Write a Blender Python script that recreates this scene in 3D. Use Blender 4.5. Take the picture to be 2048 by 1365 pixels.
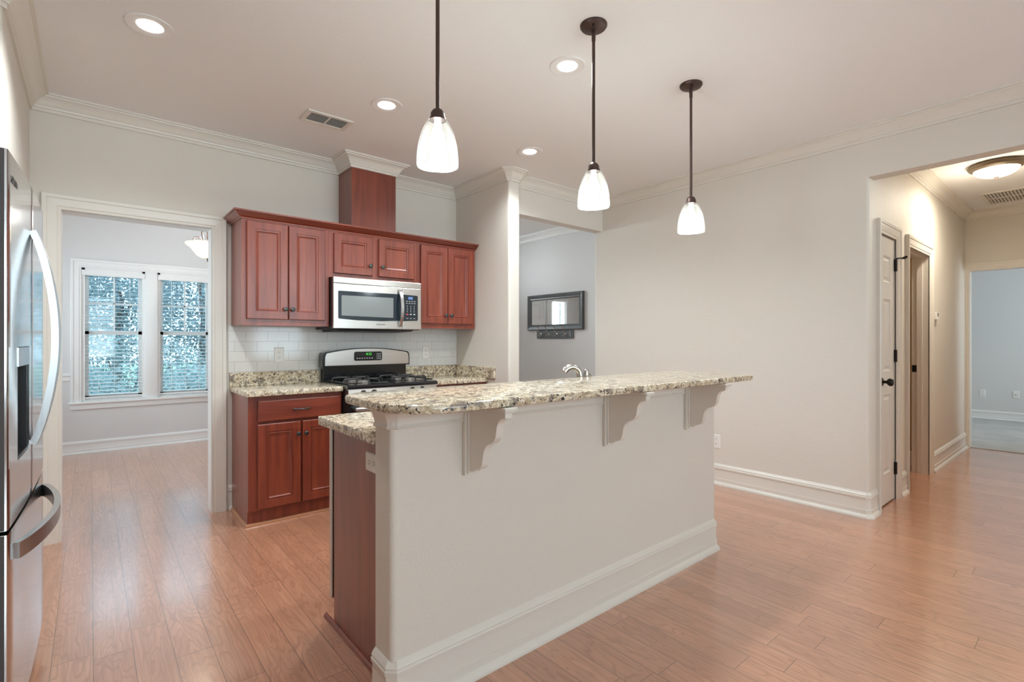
import bpy, bmesh, math, random
from mathutils import Vector, Matrix

for o in list(bpy.data.objects):
    bpy.data.objects.remove(o, do_unlink=True)
S = bpy.context.scene
COL = S.collection
PI = math.pi

# ------------------------------------------------------------------ camera
FPX = 1003.1
cam_d = bpy.data.cameras.new('camera')
cam = bpy.data.objects.new('camera', cam_d)
COL.objects.link(cam)
cam_d.sensor_width = 36.0
cam_d.lens = 36.0 * FPX / 2048.0
cam_d.clip_start = 0.05
cam_d.clip_end = 200
cam.location = (0, 0, 1.25)
cam.rotation_euler = (PI / 2, 0, -math.atan2(842, 1003.1))
S.camera = cam

# ------------------------------------------------------------------ view, world, daylight
S.view_settings.view_transform = 'Standard'
S.view_settings.look = 'None'
S.view_settings.gamma = 1.0
S.view_settings.exposure = 0.0
S.view_settings.use_curve_mapping = False
try:
    S.cycles.max_bounces = 10
    S.cycles.diffuse_bounces = 6
    S.cycles.glossy_bounces = 5
    S.cycles.transparent_max_bounces = 24
    S.cycles.sample_clamp_indirect = 6.0
    S.cycles.use_denoising = True
    S.cycles.caustics_reflective = False
    S.cycles.caustics_refractive = False
except Exception:
    pass

W = bpy.data.worlds.new('sky')
S.world = W
W.use_nodes = True
bg = W.node_tree.nodes['Background']
bg.inputs[0].default_value = (0.62, 0.85, 1.0, 1)
bg.inputs[1].default_value = 4.4


def light(kind, name, loc, energy, col=(1, 1, 1), rot=(0, 0, 0), size=None, size_y=None, radius=None, parent=None):
    d = bpy.data.lights.new(name, kind)
    d.energy = energy
    d.color = col
    if kind == 'AREA':
        d.shape = 'RECTANGLE'
        d.size = size
        d.size_y = size_y or size
    if radius is not None:
        d.shadow_soft_size = radius
    o = bpy.data.objects.new(name, d)
    COL.objects.link(o)
    o.location = loc
    o.rotation_euler = rot
    return o


DAY = (1.0, 0.985, 0.965)
# daylight entering by the living room windows behind the camera: sky light, plus unseen upward lamps added to brighten the ceiling
for i, x in enumerate((-0.1, 1.75, 3.5)):
    light('AREA', 'daylight_living', (x, -4.78, 1.70), 46, (1.0, 0.965, 0.91), (PI / 2, 0, 0), 1.4, 1.7)
    light('AREA', 'ceiling_fill', (x, -5.3, 0.35), 140, (0.92, 0.975, 1.0), (PI / 2 + math.radians(38), 0, 0), 1.6, 1.2)
# open sky above the garden, aimed at the breakfast room windows
light('AREA', 'daylight_garden', (0.6, 10.2, 5.6), 520, (0.80, 0.92, 1.0), (-math.radians(42), 0, 0), 5.0, 3.0)
# lamp at an unseen side window, both added to brighten the breakfast room
light('AREA', 'breakfast_fill', (-1.85, 5.9, 1.5), 92, (1.0, 0.985, 0.97), (PI / 2, 0, -PI / 2), 1.5, 1.6)
# front door sidelight and transom of the entry
light('AREA', 'daylight_entry', (2.65, 7.1, 1.5), 130, DAY, (-PI / 2, 0, 0), 0.6, 1.6)
light('AREA', 'daylight_entry', (3.44, 7.2, 2.4), 160, DAY, (-PI / 2, 0, 0), 1.0, 0.4)
# bedroom window
light('AREA', 'daylight_bedroom', (9.6, -1.85, 1.5), 92, (1.0, 0.92, 0.85), (PI / 2, 0, 0), 1.6, 1.5)

# ------------------------------------------------------------------ materials


def new_mat(name):
    m = bpy.data.materials.new(name)
    m.use_nodes = True
    nt = m.node_tree
    return m, nt, nt.nodes['Principled BSDF']


def N(nt, typ, **kw):
    n = nt.nodes.new(typ)
    for k, v in kw.items():
        setattr(n, k, v)
    return n


def ramp(nt, stops):
    r = nt.nodes.new('ShaderNodeValToRGB')
    el = r.color_ramp.elements
    while len(el) > 1:
        el.remove(el[-1])
    el[0].position = stops[0][0]
    el[0].color = (*stops[0][1], 1)
    for p, c in stops[1:]:
        e = el.new(p)
        e.color = (*c, 1)
    return r


def coords(nt, scale=(1, 1, 1)):
    g = N(nt, 'ShaderNodeNewGeometry')
    mp = N(nt, 'ShaderNodeMapping')
    mp.inputs['Scale'].default_value = scale
    nt.links.new(g.outputs['Position'], mp.inputs['Vector'])
    return mp.outputs['Vector']


def simple(name, col, rough=0.5, metal=0.0, coat=0.0, bump=0.0, bscale=60, spec=0.5, var=0.0):
    m, nt, b = new_mat(name)
    b.inputs['Base Color'].default_value = (*col, 1)
    b.inputs['Roughness'].default_value = rough
    b.inputs['Metallic'].default_value = metal
    b.inputs['Coat Weight'].default_value = coat
    b.inputs['Coat Roughness'].default_value = 0.12
    b.inputs['Specular IOR Level'].default_value = spec
    v = coords(nt)
    if bump:
        n = N(nt, 'ShaderNodeTexNoise')
        n.inputs['Scale'].default_value = bscale
        n.inputs['Detail'].default_value = 3
        nt.links.new(v, n.inputs['Vector'])
        bp = N(nt, 'ShaderNodeBump')
        bp.inputs['Strength'].default_value = bump
        bp.inputs['Distance'].default_value = 0.004
        nt.links.new(n.outputs['Fac'], bp.inputs['Height'])
        nt.links.new(bp.outputs['Normal'], b.inputs['Normal'])
    if var:
        n2 = N(nt, 'ShaderNodeTexNoise')
        n2.inputs['Scale'].default_value = 3.0
        n2.inputs['Detail'].default_value = 4
        nt.links.new(v, n2.inputs['Vector'])
        lo = tuple(c * (1 - var) for c in col)
        hi = tuple(min(1, c * (1 + var)) for c in col)
        r = ramp(nt, [(0.3, lo), (0.7, hi)])
        nt.links.new(n2.outputs['Fac'], r.inputs['Fac'])
        nt.links.new(r.outputs['Color'], b.inputs['Base Color'])
    return m


def emit(name, col, strength):
    m = bpy.data.materials.new(name)
    m.use_nodes = True
    nt = m.node_tree
    nt.nodes.clear()
    e = nt.nodes.new('ShaderNodeEmission')
    e.inputs[0].default_value = (*col, 1)
    e.inputs[1].default_value = strength
    o = nt.nodes.new('ShaderNodeOutputMaterial')
    nt.links.new(e.outputs[0], o.inputs[0])
    return m


M = {}
M['wall'] = simple('painted_wall', (0.70, 0.665, 0.605), 0.6, bump=0.30, bscale=85, spec=0.3)
M['wall_cool'] = simple('painted_wall_cool', (0.68, 0.675, 0.67), 0.6, bump=0.12, bscale=85, spec=0.3)
M['ceil'] = simple('ceiling_paint', (0.84, 0.84, 0.84), 0.75, bump=0.22, bscale=70, spec=0.2)
M['ceil_smooth'] = simple('ceiling_enamel', (0.80, 0.79, 0.78), 0.45)
M['trim'] = simple('cream_trim', (0.72, 0.69, 0.63), 0.32, spec=0.5)
M['trim_white'] = simple('white_trim', (0.80, 0.80, 0.79), 0.35, spec=0.5)
M['door_white'] = simple('door_paint', (0.72, 0.69, 0.64), 0.35)
M['plastic'] = simple('white_plastic', (0.80, 0.79, 0.76), 0.3)
M['slot'] = simple('dark_slot', (0.05, 0.05, 0.05), 0.5)
M['black'] = simple('black_gloss', (0.010, 0.012, 0.014), 0.12, coat=0.3)
M['black_matte'] = simple('black_matte', (0.012, 0.012, 0.013), 0.45)
M['iron'] = simple('cast_iron', (0.018, 0.018, 0.02), 0.38, spec=0.6)
M['bronze'] = simple('oil_rubbed_bronze', (0.085, 0.055, 0.048), 0.38, metal=0.7)
M['knob'] = simple('antique_pewter', (0.10, 0.11, 0.11), 0.28, metal=0.9)
M['hinge'] = simple('dark_bronze', (0.02, 0.017, 0.015), 0.35, metal=0.6)
M['nickel'] = simple('brushed_nickel', (0.50, 0.48, 0.45), 0.24, metal=1.0)
M['frame_grey'] = simple('grey_frame', (0.09, 0.094, 0.097), 0.35, bump=0.1)
M['carpet'] = simple('carpet', (0.48, 0.48, 0.47), 0.95, bump=0.9, bscale=140, var=0.10)
M['bath'] = simple('bath_paint', (0.42, 0.29, 0.13), 0.6, bump=0.1)
M['tile_dark'] = simple('bath_tile', (0.40, 0.28, 0.16), 0.3)
M['grass'] = simple('lawn', (0.20, 0.32, 0.22), 0.9, bump=0.6, bscale=30, var=0.3)
M['bark'] = simple('bark', (0.12, 0.10, 0.09), 0.9, bump=0.6, bscale=20)
M['blue_glass'] = simple('dark_window_glass', (0.012, 0.022, 0.032), 0.06, coat=0.5)
M['micro_mesh'] = simple('oven_window_mesh', (0.20, 0.22, 0.22), 0.22, coat=0.4)
M['burner_alu'] = simple('burner_alu', (0.55, 0.52, 0.48), 0.35, metal=0.9)
M['shoe'] = simple('shoe_wood', (0.42, 0.19, 0.09), 0.3, coat=0.3)
M['brand'] = simple('grey_lettering', (0.07, 0.07, 0.075), 0.4)
M['marks'] = simple('pale_lettering', (0.62, 0.64, 0.66), 0.5)
M['red_mark'] = simple('red_lettering', (0.45, 0.06, 0.07), 0.5)
M['fridge_side'] = simple('grey_side', (0.085, 0.078, 0.080), 0.5, spec=0.3)
M['gasket'] = simple('gasket_grey', (0.16, 0.16, 0.16), 0.6)
M['bulb'] = emit('lit_bulb', (1.0, 0.96, 0.90), 26)
M['lens'] = emit('lit_lens', (1.0, 0.97, 0.93), 9)
M['green_led'] = emit('green_digits', (0.12, 1.0, 0.10), 1.2)
M['blue_led'] = emit('blue_screen', (0.14, 0.30, 0.75), 0.75)
M['white_led'] = emit('white_digits', (0.7, 0.85, 1.0), 1.0)


def mirror_mat():
    m, nt, b = new_mat('mirror_glass')
    b.inputs['Base Color'].default_value = (0.90, 0.90, 0.90, 1)
    b.inputs['Metallic'].default_value = 1
    b.inputs['Roughness'].default_value = 0.015
    return m


M['mirror'] = mirror_mat()


def steel(name, col, rough, axis):
    m, nt, b = new_mat(name)
    b.inputs['Metallic'].default_value = 1.0
    sc = [220, 220, 220]
    sc[axis] = 2.0
    v = coords(nt, sc)
    n = N(nt, 'ShaderNodeTexNoise')
    n.inputs['Scale'].default_value = 1.0
    n.inputs['Detail'].default_value = 2
    nt.links.new(v, n.inputs['Vector'])
    r = ramp(nt, [(0.3, tuple(c * 0.93 for c in col)), (0.7, tuple(min(1, c * 1.05) for c in col))])
    nt.links.new(n.outputs['Fac'], r.inputs['Fac'])
    nt.links.new(r.outputs['Color'], b.inputs['Base Color'])
    mr = N(nt, 'ShaderNodeMapRange')
    mr.inputs['To Min'].default_value = rough * 0.85
    mr.inputs['To Max'].default_value = rough * 1.15
    nt.links.new(n.outputs['Fac'], mr.inputs['Value'])
    nt.links.new(mr.outputs['Result'], b.inputs['Roughness'])
    return m


M['steel'] = steel('stainless_brushed', (0.60, 0.58, 0.55), 0.30, 0)
M['steel_fridge'] = steel('stainless_fridge', (0.66, 0.66, 0.66), 0.13, 1)
M['steel_handle'] = steel('stainless_handle', (0.50, 0.50, 0.50), 0.30, 2)


def cherry(name, axis, a, bcol, rough=0.45, coat=0.9):
    m, nt, b = new_mat(name)
    sc = [26, 26, 26]
    sc[axis] = 1.8
    v = coords(nt, sc)
    n = N(nt, 'ShaderNodeTexNoise')
    n.inputs['Scale'].default_value = 1.0
    n.inputs['Detail'].default_value = 7
    n.inputs['Distortion'].default_value = 0.6
    nt.links.new(v, n.inputs['Vector'])
    r = ramp(nt, [(0.28, a), (0.72, bcol)])
    nt.links.new(n.outputs['Fac'], r.inputs['Fac'])
    nt.links.new(r.outputs['Color'], b.inputs['Base Color'])
    b.inputs['Roughness'].default_value = rough
    b.inputs['Coat Weight'].default_value = coat
    b.inputs['Specular IOR Level'].default_value = 0.35
    b.inputs['Coat Roughness'].default_value = 0.29
    return m


CA, CB = (0.135, 0.018, 0.008), (0.265, 0.050, 0.020)
M['cherry_v'] = cherry('cherry_wood_upright', 2, CA, CB)
M['cherry_h'] = cherry('cherry_wood_level', 0, CA, CB)
M['cherry_dark'] = simple('dark_reveal', (0.03, 0.007, 0.006), 0.4)


def granite(name='granite'):
    m, nt, b = new_mat(name)
    v = coords(nt)
    n1 = N(nt, 'ShaderNodeTexNoise')
    n1.inputs['Scale'].default_value = 48
    n1.inputs['Detail'].default_value = 6
    n1.inputs['Roughness'].default_value = 0.65
    n1.inputs['Distortion'].default_value = 0.8
    nt.links.new(v, n1.inputs['Vector'])
    r1 = ramp(nt, [(0.25, (0.17, 0.13, 0.095)), (0.40, (0.46, 0.36, 0.235)), (0.50, (0.64, 0.55, 0.40)), (0.58, (0.82, 0.76, 0.62)), (0.80, (0.64, 0.55, 0.40))])
    nt.links.new(n1.outputs['Fac'], r1.inputs['Fac'])
    n2 = N(nt, 'ShaderNodeTexNoise')
    n2.inputs['Scale'].default_value = 72
    n2.inputs['Detail'].default_value = 4
    n2.inputs['Distortion'].default_value = 1.2
    nt.links.new(v, n2.inputs['Vector'])
    r2 = ramp(nt, [(0.385, (1, 1, 1)), (0.425, (0, 0, 0))])
    nt.links.new(n2.outputs['Fac'], r2.inputs['Fac'])
    n3 = N(nt, 'ShaderNodeTexNoise')
    n3.inputs['Scale'].default_value = 24
    n3.inputs['Detail'].default_value = 3
    nt.links.new(v, n3.inputs['Vector'])
    r3 = ramp(nt, [(0.36, (1, 1, 1)), (0.46, (0, 0, 0))])
    nt.links.new(n3.outputs['Fac'], r3.inputs['Fac'])
    mx0 = N(nt, 'ShaderNodeMix', data_type='RGBA')
    nt.links.new(r3.outputs['Color'], mx0.inputs['Factor'])
    nt.links.new(r1.outputs['Color'], mx0.inputs['A'])
    mx0.inputs['B'].default_value = (0.30, 0.25, 0.20, 1)
    mx = N(nt, 'ShaderNodeMix', data_type='RGBA')
    nt.links.new(r2.outputs['Color'], mx.inputs['Factor'])
    nt.links.new(mx0.outputs['Result'], mx.inputs['A'])
    mx.inputs['B'].default_value = (0.035, 0.033, 0.036, 1)
    nt.links.new(mx.outputs['Result'], b.inputs['Base Color'])
    b.inputs['Roughness'].default_value = 0.12
    return m


M['granite'] = granite()


def oak_floor():
    m, nt, b = new_mat('oak_planks')
    L = nt.links.new

    def math_(op, a, bb=None):
        n = N(nt, 'ShaderNodeMath', operation=op)
        for i, q in enumerate((a, bb)):
            if q is None:
                continue
            if isinstance(q, (int, float)):
                n.inputs[i].default_value = q
            else:
                L(q, n.inputs[i])
        return n.outputs[0]
    g = N(nt, 'ShaderNodeNewGeometry')
    sx = N(nt, 'ShaderNodeSeparateXYZ')
    L(g.outputs['Position'], sx.inputs[0])
    PW, PL = 0.1245, 0.93
    xs = math_('DIVIDE', math_('SUBTRACT', sx.outputs['X'], 0.007), PW)
    col = math_('FLOOR', xs)
    fx = math_('FRACT', xs)
    wn = N(nt, 'ShaderNodeTexWhiteNoise', noise_dimensions='1D')
    L(col, wn.inputs['W'])
    ys = math_('ADD', math_('DIVIDE', sx.outputs['Y'], PL), math_('MULTIPLY', wn.outputs['Value'], 7.3))
    row = math_('FLOOR', ys)
    fy = math_('FRACT', ys)
    wn2 = N(nt, 'ShaderNodeTexWhiteNoise', noise_dimensions='2D')
    cv = N(nt, 'ShaderNodeCombineXYZ')
    L(col, cv.inputs[0])
    L(row, cv.inputs[1])
    L(cv.outputs[0], wn2.inputs['Vector'])
    pid = wn2.outputs['Value']
    # grain coordinates, shifted from plank to plank
    gv = N(nt, 'ShaderNodeCombineXYZ')
    L(math_('ADD', sx.outputs['X'], math_('MULTIPLY', pid, 31.0)), gv.inputs[0])
    L(math_('ADD', sx.outputs['Y'], math_('MULTIPLY', pid, 57.0)), gv.inputs[1])
    L(math_('MULTIPLY', pid, 9.0), gv.inputs[2])
    mp = N(nt, 'ShaderNodeMapping')
    mp.inputs['Scale'].default_value = (95, 3.2, 1)
    L(gv.outputs[0], mp.inputs['Vector'])
    fine = N(nt, 'ShaderNodeTexNoise')
    fine.inputs['Scale'].default_value = 1
    fine.inputs['Detail'].default_value = 5
    L(mp.outputs[0], fine.inputs['Vector'])
    mp2 = N(nt, 'ShaderNodeMapping')
    mp2.inputs['Scale'].default_value = (8.5, 1.5, 1)
    L(gv.outputs[0], mp2.inputs['Vector'])
    big = N(nt, 'ShaderNodeTexNoise')
    big.inputs['Scale'].default_value = 1
    big.inputs['Detail'].default_value = 2.5
    big.inputs['Distortion'].default_value = 0.35
    L(mp2.outputs[0], big.inputs['Vector'])
    ring = math_('FRACT', math_('MULTIPLY', big.outputs['Fac'], 17.0))
    rr = ramp(nt, [(0.0, (1, 1, 1)), (0.10, (0.55, 0.55, 0.55)), (0.30, (0, 0, 0)), (0.86, (0, 0, 0)), (1.0, (1, 1, 1))])
    L(ring, rr.inputs['Fac'])
    br = ramp(nt, [(0.35, (0.2, 0.2, 0.2)), (0.65, (1, 1, 1))])
    L(fine.outputs['Fac'], br.inputs['Fac'])
    ringm = math_('MULTIPLY', rr.outputs['Color'], br.outputs['Color'])
    base = ramp(nt, [(0.0, (0.505, 0.240, 0.142)), (0.5, (0.545, 0.265, 0.158)), (1.0, (0.585, 0.288, 0.172))])
    L(pid, base.inputs['Fac'])
    fr = ramp(nt, [(0.28, (0.74, 0.71, 0.68)), (0.62, (1.06, 1.06, 1.06))])
    L(fine.outputs['Fac'], fr.inputs['Fac'])
    m1 = N(nt, 'ShaderNodeMix', data_type='RGBA', blend_type='MULTIPLY')
    m1.inputs['Factor'].default_value = 0.8
    L(base.outputs['Color'], m1.inputs['A'])
    L(fr.outputs['Color'], m1.inputs['B'])
    m2 = N(nt, 'ShaderNodeMix', data_type='RGBA', blend_type='MULTIPLY')
    L(math_('MULTIPLY', ringm, 0.62), m2.inputs['Factor'])
    L(m1.outputs['Result'], m2.inputs['A'])
    m2.inputs['B'].default_value = (0.50, 0.36, 0.30, 1)
    ex = math_('MULTIPLY', math_('MINIMUM', fx, math_('SUBTRACT', 1.0, fx)), PW)
    ey = math_('MULTIPLY', math_('MINIMUM', fy, math_('SUBTRACT', 1.0, fy)), PL)
    ed = math_('MINIMUM', ex, ey)
    gr = math_('LESS_THAN', ed, 0.0013)
    m3 = N(nt, 'ShaderNodeMix', data_type='RGBA')
    L(math_('MULTIPLY', gr, 0.80), m3.inputs['Factor'])
    L(m2.outputs['Result'], m3.inputs['A'])
    m3.inputs['B'].default_value = (0.13, 0.06, 0.04, 1)
    L(m3.outputs['Result'], b.inputs['Base Color'])
    b.inputs['Roughness'].default_value = 0.30
    b.inputs['Coat Weight'].default_value = 1.0
    b.inputs['Coat Roughness'].default_value = 0.16
    b.inputs['Coat IOR'].default_value = 2.05
    bp = N(nt, 'ShaderNodeBump')
    bp.inputs['Strength'].default_value = 0.10
    bp.inputs['Distance'].default_value = 0.002
    hh = math_('SUBTRACT', math_('MULTIPLY', fine.outputs['Fac'], 0.4), math_('ADD', math_('MULTIPLY', gr, 1.0), math_('MULTIPLY', ringm, 0.2)))
    L(hh, bp.inputs['Height'])
    L(bp.outputs['Normal'], b.inputs['Normal'])
    return m


M['oak'] = oak_floor()


def subway():
    m, nt, b = new_mat('subway_tile')
    g = N(nt, 'ShaderNodeNewGeometry')
    sx = N(nt, 'ShaderNodeSeparateXYZ')
    nt.links.new(g.outputs['Position'], sx.inputs[0])
    cb = N(nt, 'ShaderNodeCombineXYZ')
    ax = N(nt, 'ShaderNodeMath', operation='ADD')
    ax.inputs[1].default_value = -0.8955
    nt.links.new(sx.outputs['X'], ax.inputs[0])
    az = N(nt, 'ShaderNodeMath', operation='ADD')
    az.inputs[1].default_value = -1.0170
    nt.links.new(sx.outputs['Z'], az.inputs[0])
    nt.links.new(ax.outputs[0], cb.inputs[0])
    nt.links.new(az.outputs[0], cb.inputs[1])
    t = N(nt, 'ShaderNodeTexBrick')
    t.offset = 0.5
    t.inputs['Scale'].default_value = 1.0
    t.inputs['Brick Width'].default_value = 0.1535
    t.inputs['Row Height'].default_value = 0.0768
    t.inputs['Mortar Size'].default_value = 0.0011
    t.inputs['Mortar Smooth'].default_value = 0.1
    t.inputs['Color1'].default_value = (0.74, 0.735, 0.71, 1)
    t.inputs['Color2'].default_value = (0.70, 0.70, 0.68, 1)
    t.inputs['Mortar'].default_value = (0.42, 0.40, 0.38, 1)
    nt.links.new(cb.outputs[0], t.inputs['Vector'])
    nt.links.new(t.outputs['Color'], b.inputs['Base Color'])
    b.inputs['Roughness'].default_value = 0.10
    bp = N(nt, 'ShaderNodeBump')
    bp.inputs['Strength'].default_value = 0.35
    bp.inputs['Distance'].default_value = 0.002
    bp.invert = True
    nt.links.new(t.outputs['Fac'], bp.inputs['Height'])
    nt.links.new(bp.outputs['Normal'], b.inputs['Normal'])
    return m


M['tile'] = subway()


def glass_pane(name, tint, gloss):
    m = bpy.data.materials.new(name)
    m.use_nodes = True
    nt = m.node_tree
    nt.nodes.clear()
    t = nt.nodes.new('ShaderNodeBsdfTransparent')
    t.inputs[0].default_value = (*tint, 1)
    gl = nt.nodes.new('ShaderNodeBsdfGlossy')
    gl.inputs['Roughness'].default_value = 0.03
    f = nt.nodes.new('ShaderNodeFresnel')
    mx = nt.nodes.new('ShaderNodeMixShader')
    mm = nt.nodes.new('ShaderNodeMath')
    mm.operation = 'MULTIPLY'
    mm.inputs[1].default_value = gloss
    nt.links.new(f.outputs[0], mm.inputs[0])
    nt.links.new(mm.outputs[0], mx.inputs[0])
    nt.links.new(t.outputs[0], mx.inputs[1])
    nt.links.new(gl.outputs[0], mx.inputs[2])
    o = nt.nodes.new('ShaderNodeOutputMaterial')
    nt.links.new(mx.outputs[0], o.inputs[0])
    return m


M['pane'] = glass_pane('window_glass', (0.90, 0.96, 0.99), 0.8)


def lamp_glass(name, tr, col, gloss=0.10):
    m = bpy.data.materials.new(name)
    m.use_nodes = True
    nt = m.node_tree
    nt.nodes.clear()
    t = nt.nodes.new('ShaderNodeBsdfTransparent')
    t.inputs[0].default_value = (0.96, 0.98, 0.97, 1)
    tl = nt.nodes.new('ShaderNodeBsdfTranslucent')
    tl.inputs[0].default_value = (*col, 1)
    df = nt.nodes.new('ShaderNodeBsdfDiffuse')
    df.inputs[0].default_value = (*col, 1)
    gl = nt.nodes.new('ShaderNodeBsdfGlossy')
    gl.inputs['Roughness'].default_value = 0.12
    a = nt.nodes.new('ShaderNodeMixShader')
    a.inputs[0].default_value = 0.4
    nt.links.new(tl.outputs[0], a.inputs[1])
    nt.links.new(df.outputs[0], a.inputs[2])
    c = nt.nodes.new('ShaderNodeMixShader')
    c.inputs[0].default_value = tr
    nt.links.new(a.outputs[0], c.inputs[1])
    nt.links.new(t.outputs[0], c.inputs[2])
    d = nt.nodes.new('ShaderNodeMixShader')
    d.inputs[0].default_value = gloss
    nt.links.new(c.outputs[0], d.inputs[1])
    nt.links.new(gl.outputs[0], d.inputs[2])
    o = nt.nodes.new('ShaderNodeOutputMaterial')
    nt.links.new(d.outputs[0], o.inputs[0])
    return m


def ribbed_glass():
    m = bpy.data.materials.new('ribbed_glass')
    m.use_nodes = True
    nt = m.node_tree
    nt.nodes.clear()
    t = nt.nodes.new('ShaderNodeBsdfTransparent')
    t.inputs[0].default_value = (0.955, 0.975, 0.965, 1)
    tl = nt.nodes.new('ShaderNodeBsdfTranslucent')
    df = nt.nodes.new('ShaderNodeBsdfDiffuse')
    gl = nt.nodes.new('ShaderNodeBsdfGlossy')
    gl.inputs['Roughness'].default_value = 0.15
    a = nt.nodes.new('ShaderNodeMixShader')
    a.inputs[0].default_value = 0.5
    nt.links.new(tl.outputs[0], a.inputs[1])
    nt.links.new(df.outputs[0], a.inputs[2])
    lw = nt.nodes.new('ShaderNodeLayerWeight')
    lw.inputs[0].default_value = 0.5
    mr = nt.nodes.new('ShaderNodeMapRange')
    mr.inputs['From Min'].default_value = 0.0
    mr.inputs['From Max'].default_value = 0.9
    mr.inputs['To Min'].default_value = 0.004
    mr.inputs['To Max'].default_value = 0.045
    nt.links.new(lw.outputs['Facing'], mr.inputs['Value'])
    c = nt.nodes.new('ShaderNodeMixShader')
    nt.links.new(mr.outputs['Result'], c.inputs[0])
    nt.links.new(t.outputs[0], c.inputs[1])
    nt.links.new(a.outputs[0], c.inputs[2])
    d = nt.nodes.new('ShaderNodeMixShader')
    d.inputs[0].default_value = 0.03
    nt.links.new(c.outputs[0], d.inputs[1])
    nt.links.new(gl.outputs[0], d.inputs[2])
    o = nt.nodes.new('ShaderNodeOutputMaterial')
    nt.links.new(d.outputs[0], o.inputs[0])
    return m


M['ribbed'] = ribbed_glass()
M['frosted'] = lamp_glass('frosted_glass', 0.25, (0.95, 0.92, 0.84), 0.05)
M['frosted_warm'] = lamp_glass('alabaster_glass', 0.22, (1.0, 0.86, 0.60), 0.05)


def leaf_mat(name, a, b_):
    m, nt, b = new_mat(name)
    v = coords(nt)
    n = N(nt, 'ShaderNodeTexNoise')
    n.inputs['Scale'].default_value = 5
    n.inputs['Detail'].default_value = 5
    nt.links.new(v, n.inputs['Vector'])
    r = ramp(nt, [(0.35, a), (0.65, b_)])
    nt.links.new(n.outputs['Fac'], r.inputs['Fac'])
    nt.links.new(r.outputs['Color'], b.inputs['Base Color'])
    b.inputs['Roughness'].default_value = 0.55
    tl = N(nt, 'ShaderNodeBsdfTranslucent')
    nt.links.new(r.outputs['Color'], tl.inputs[0])
    mx = N(nt, 'ShaderNodeMixShader')
    mx.inputs[0].default_value = 0.5
    nt.links.new(b.outputs[0], mx.inputs[1])
    nt.links.new(tl.outputs[0], mx.inputs[2])
    nt.links.new(mx.outputs[0], nt.nodes['Material Output'].inputs[0])
    return m


M['leaf'] = leaf_mat('shrub_leaves', (0.14, 0.21, 0.22), (0.30, 0.38, 0.38))
M['leaf2'] = leaf_mat('tree_leaves', (0.14, 0.21, 0.24), (0.29, 0.37, 0.39))

# ------------------------------------------------------------------ mesh helpers


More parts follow.
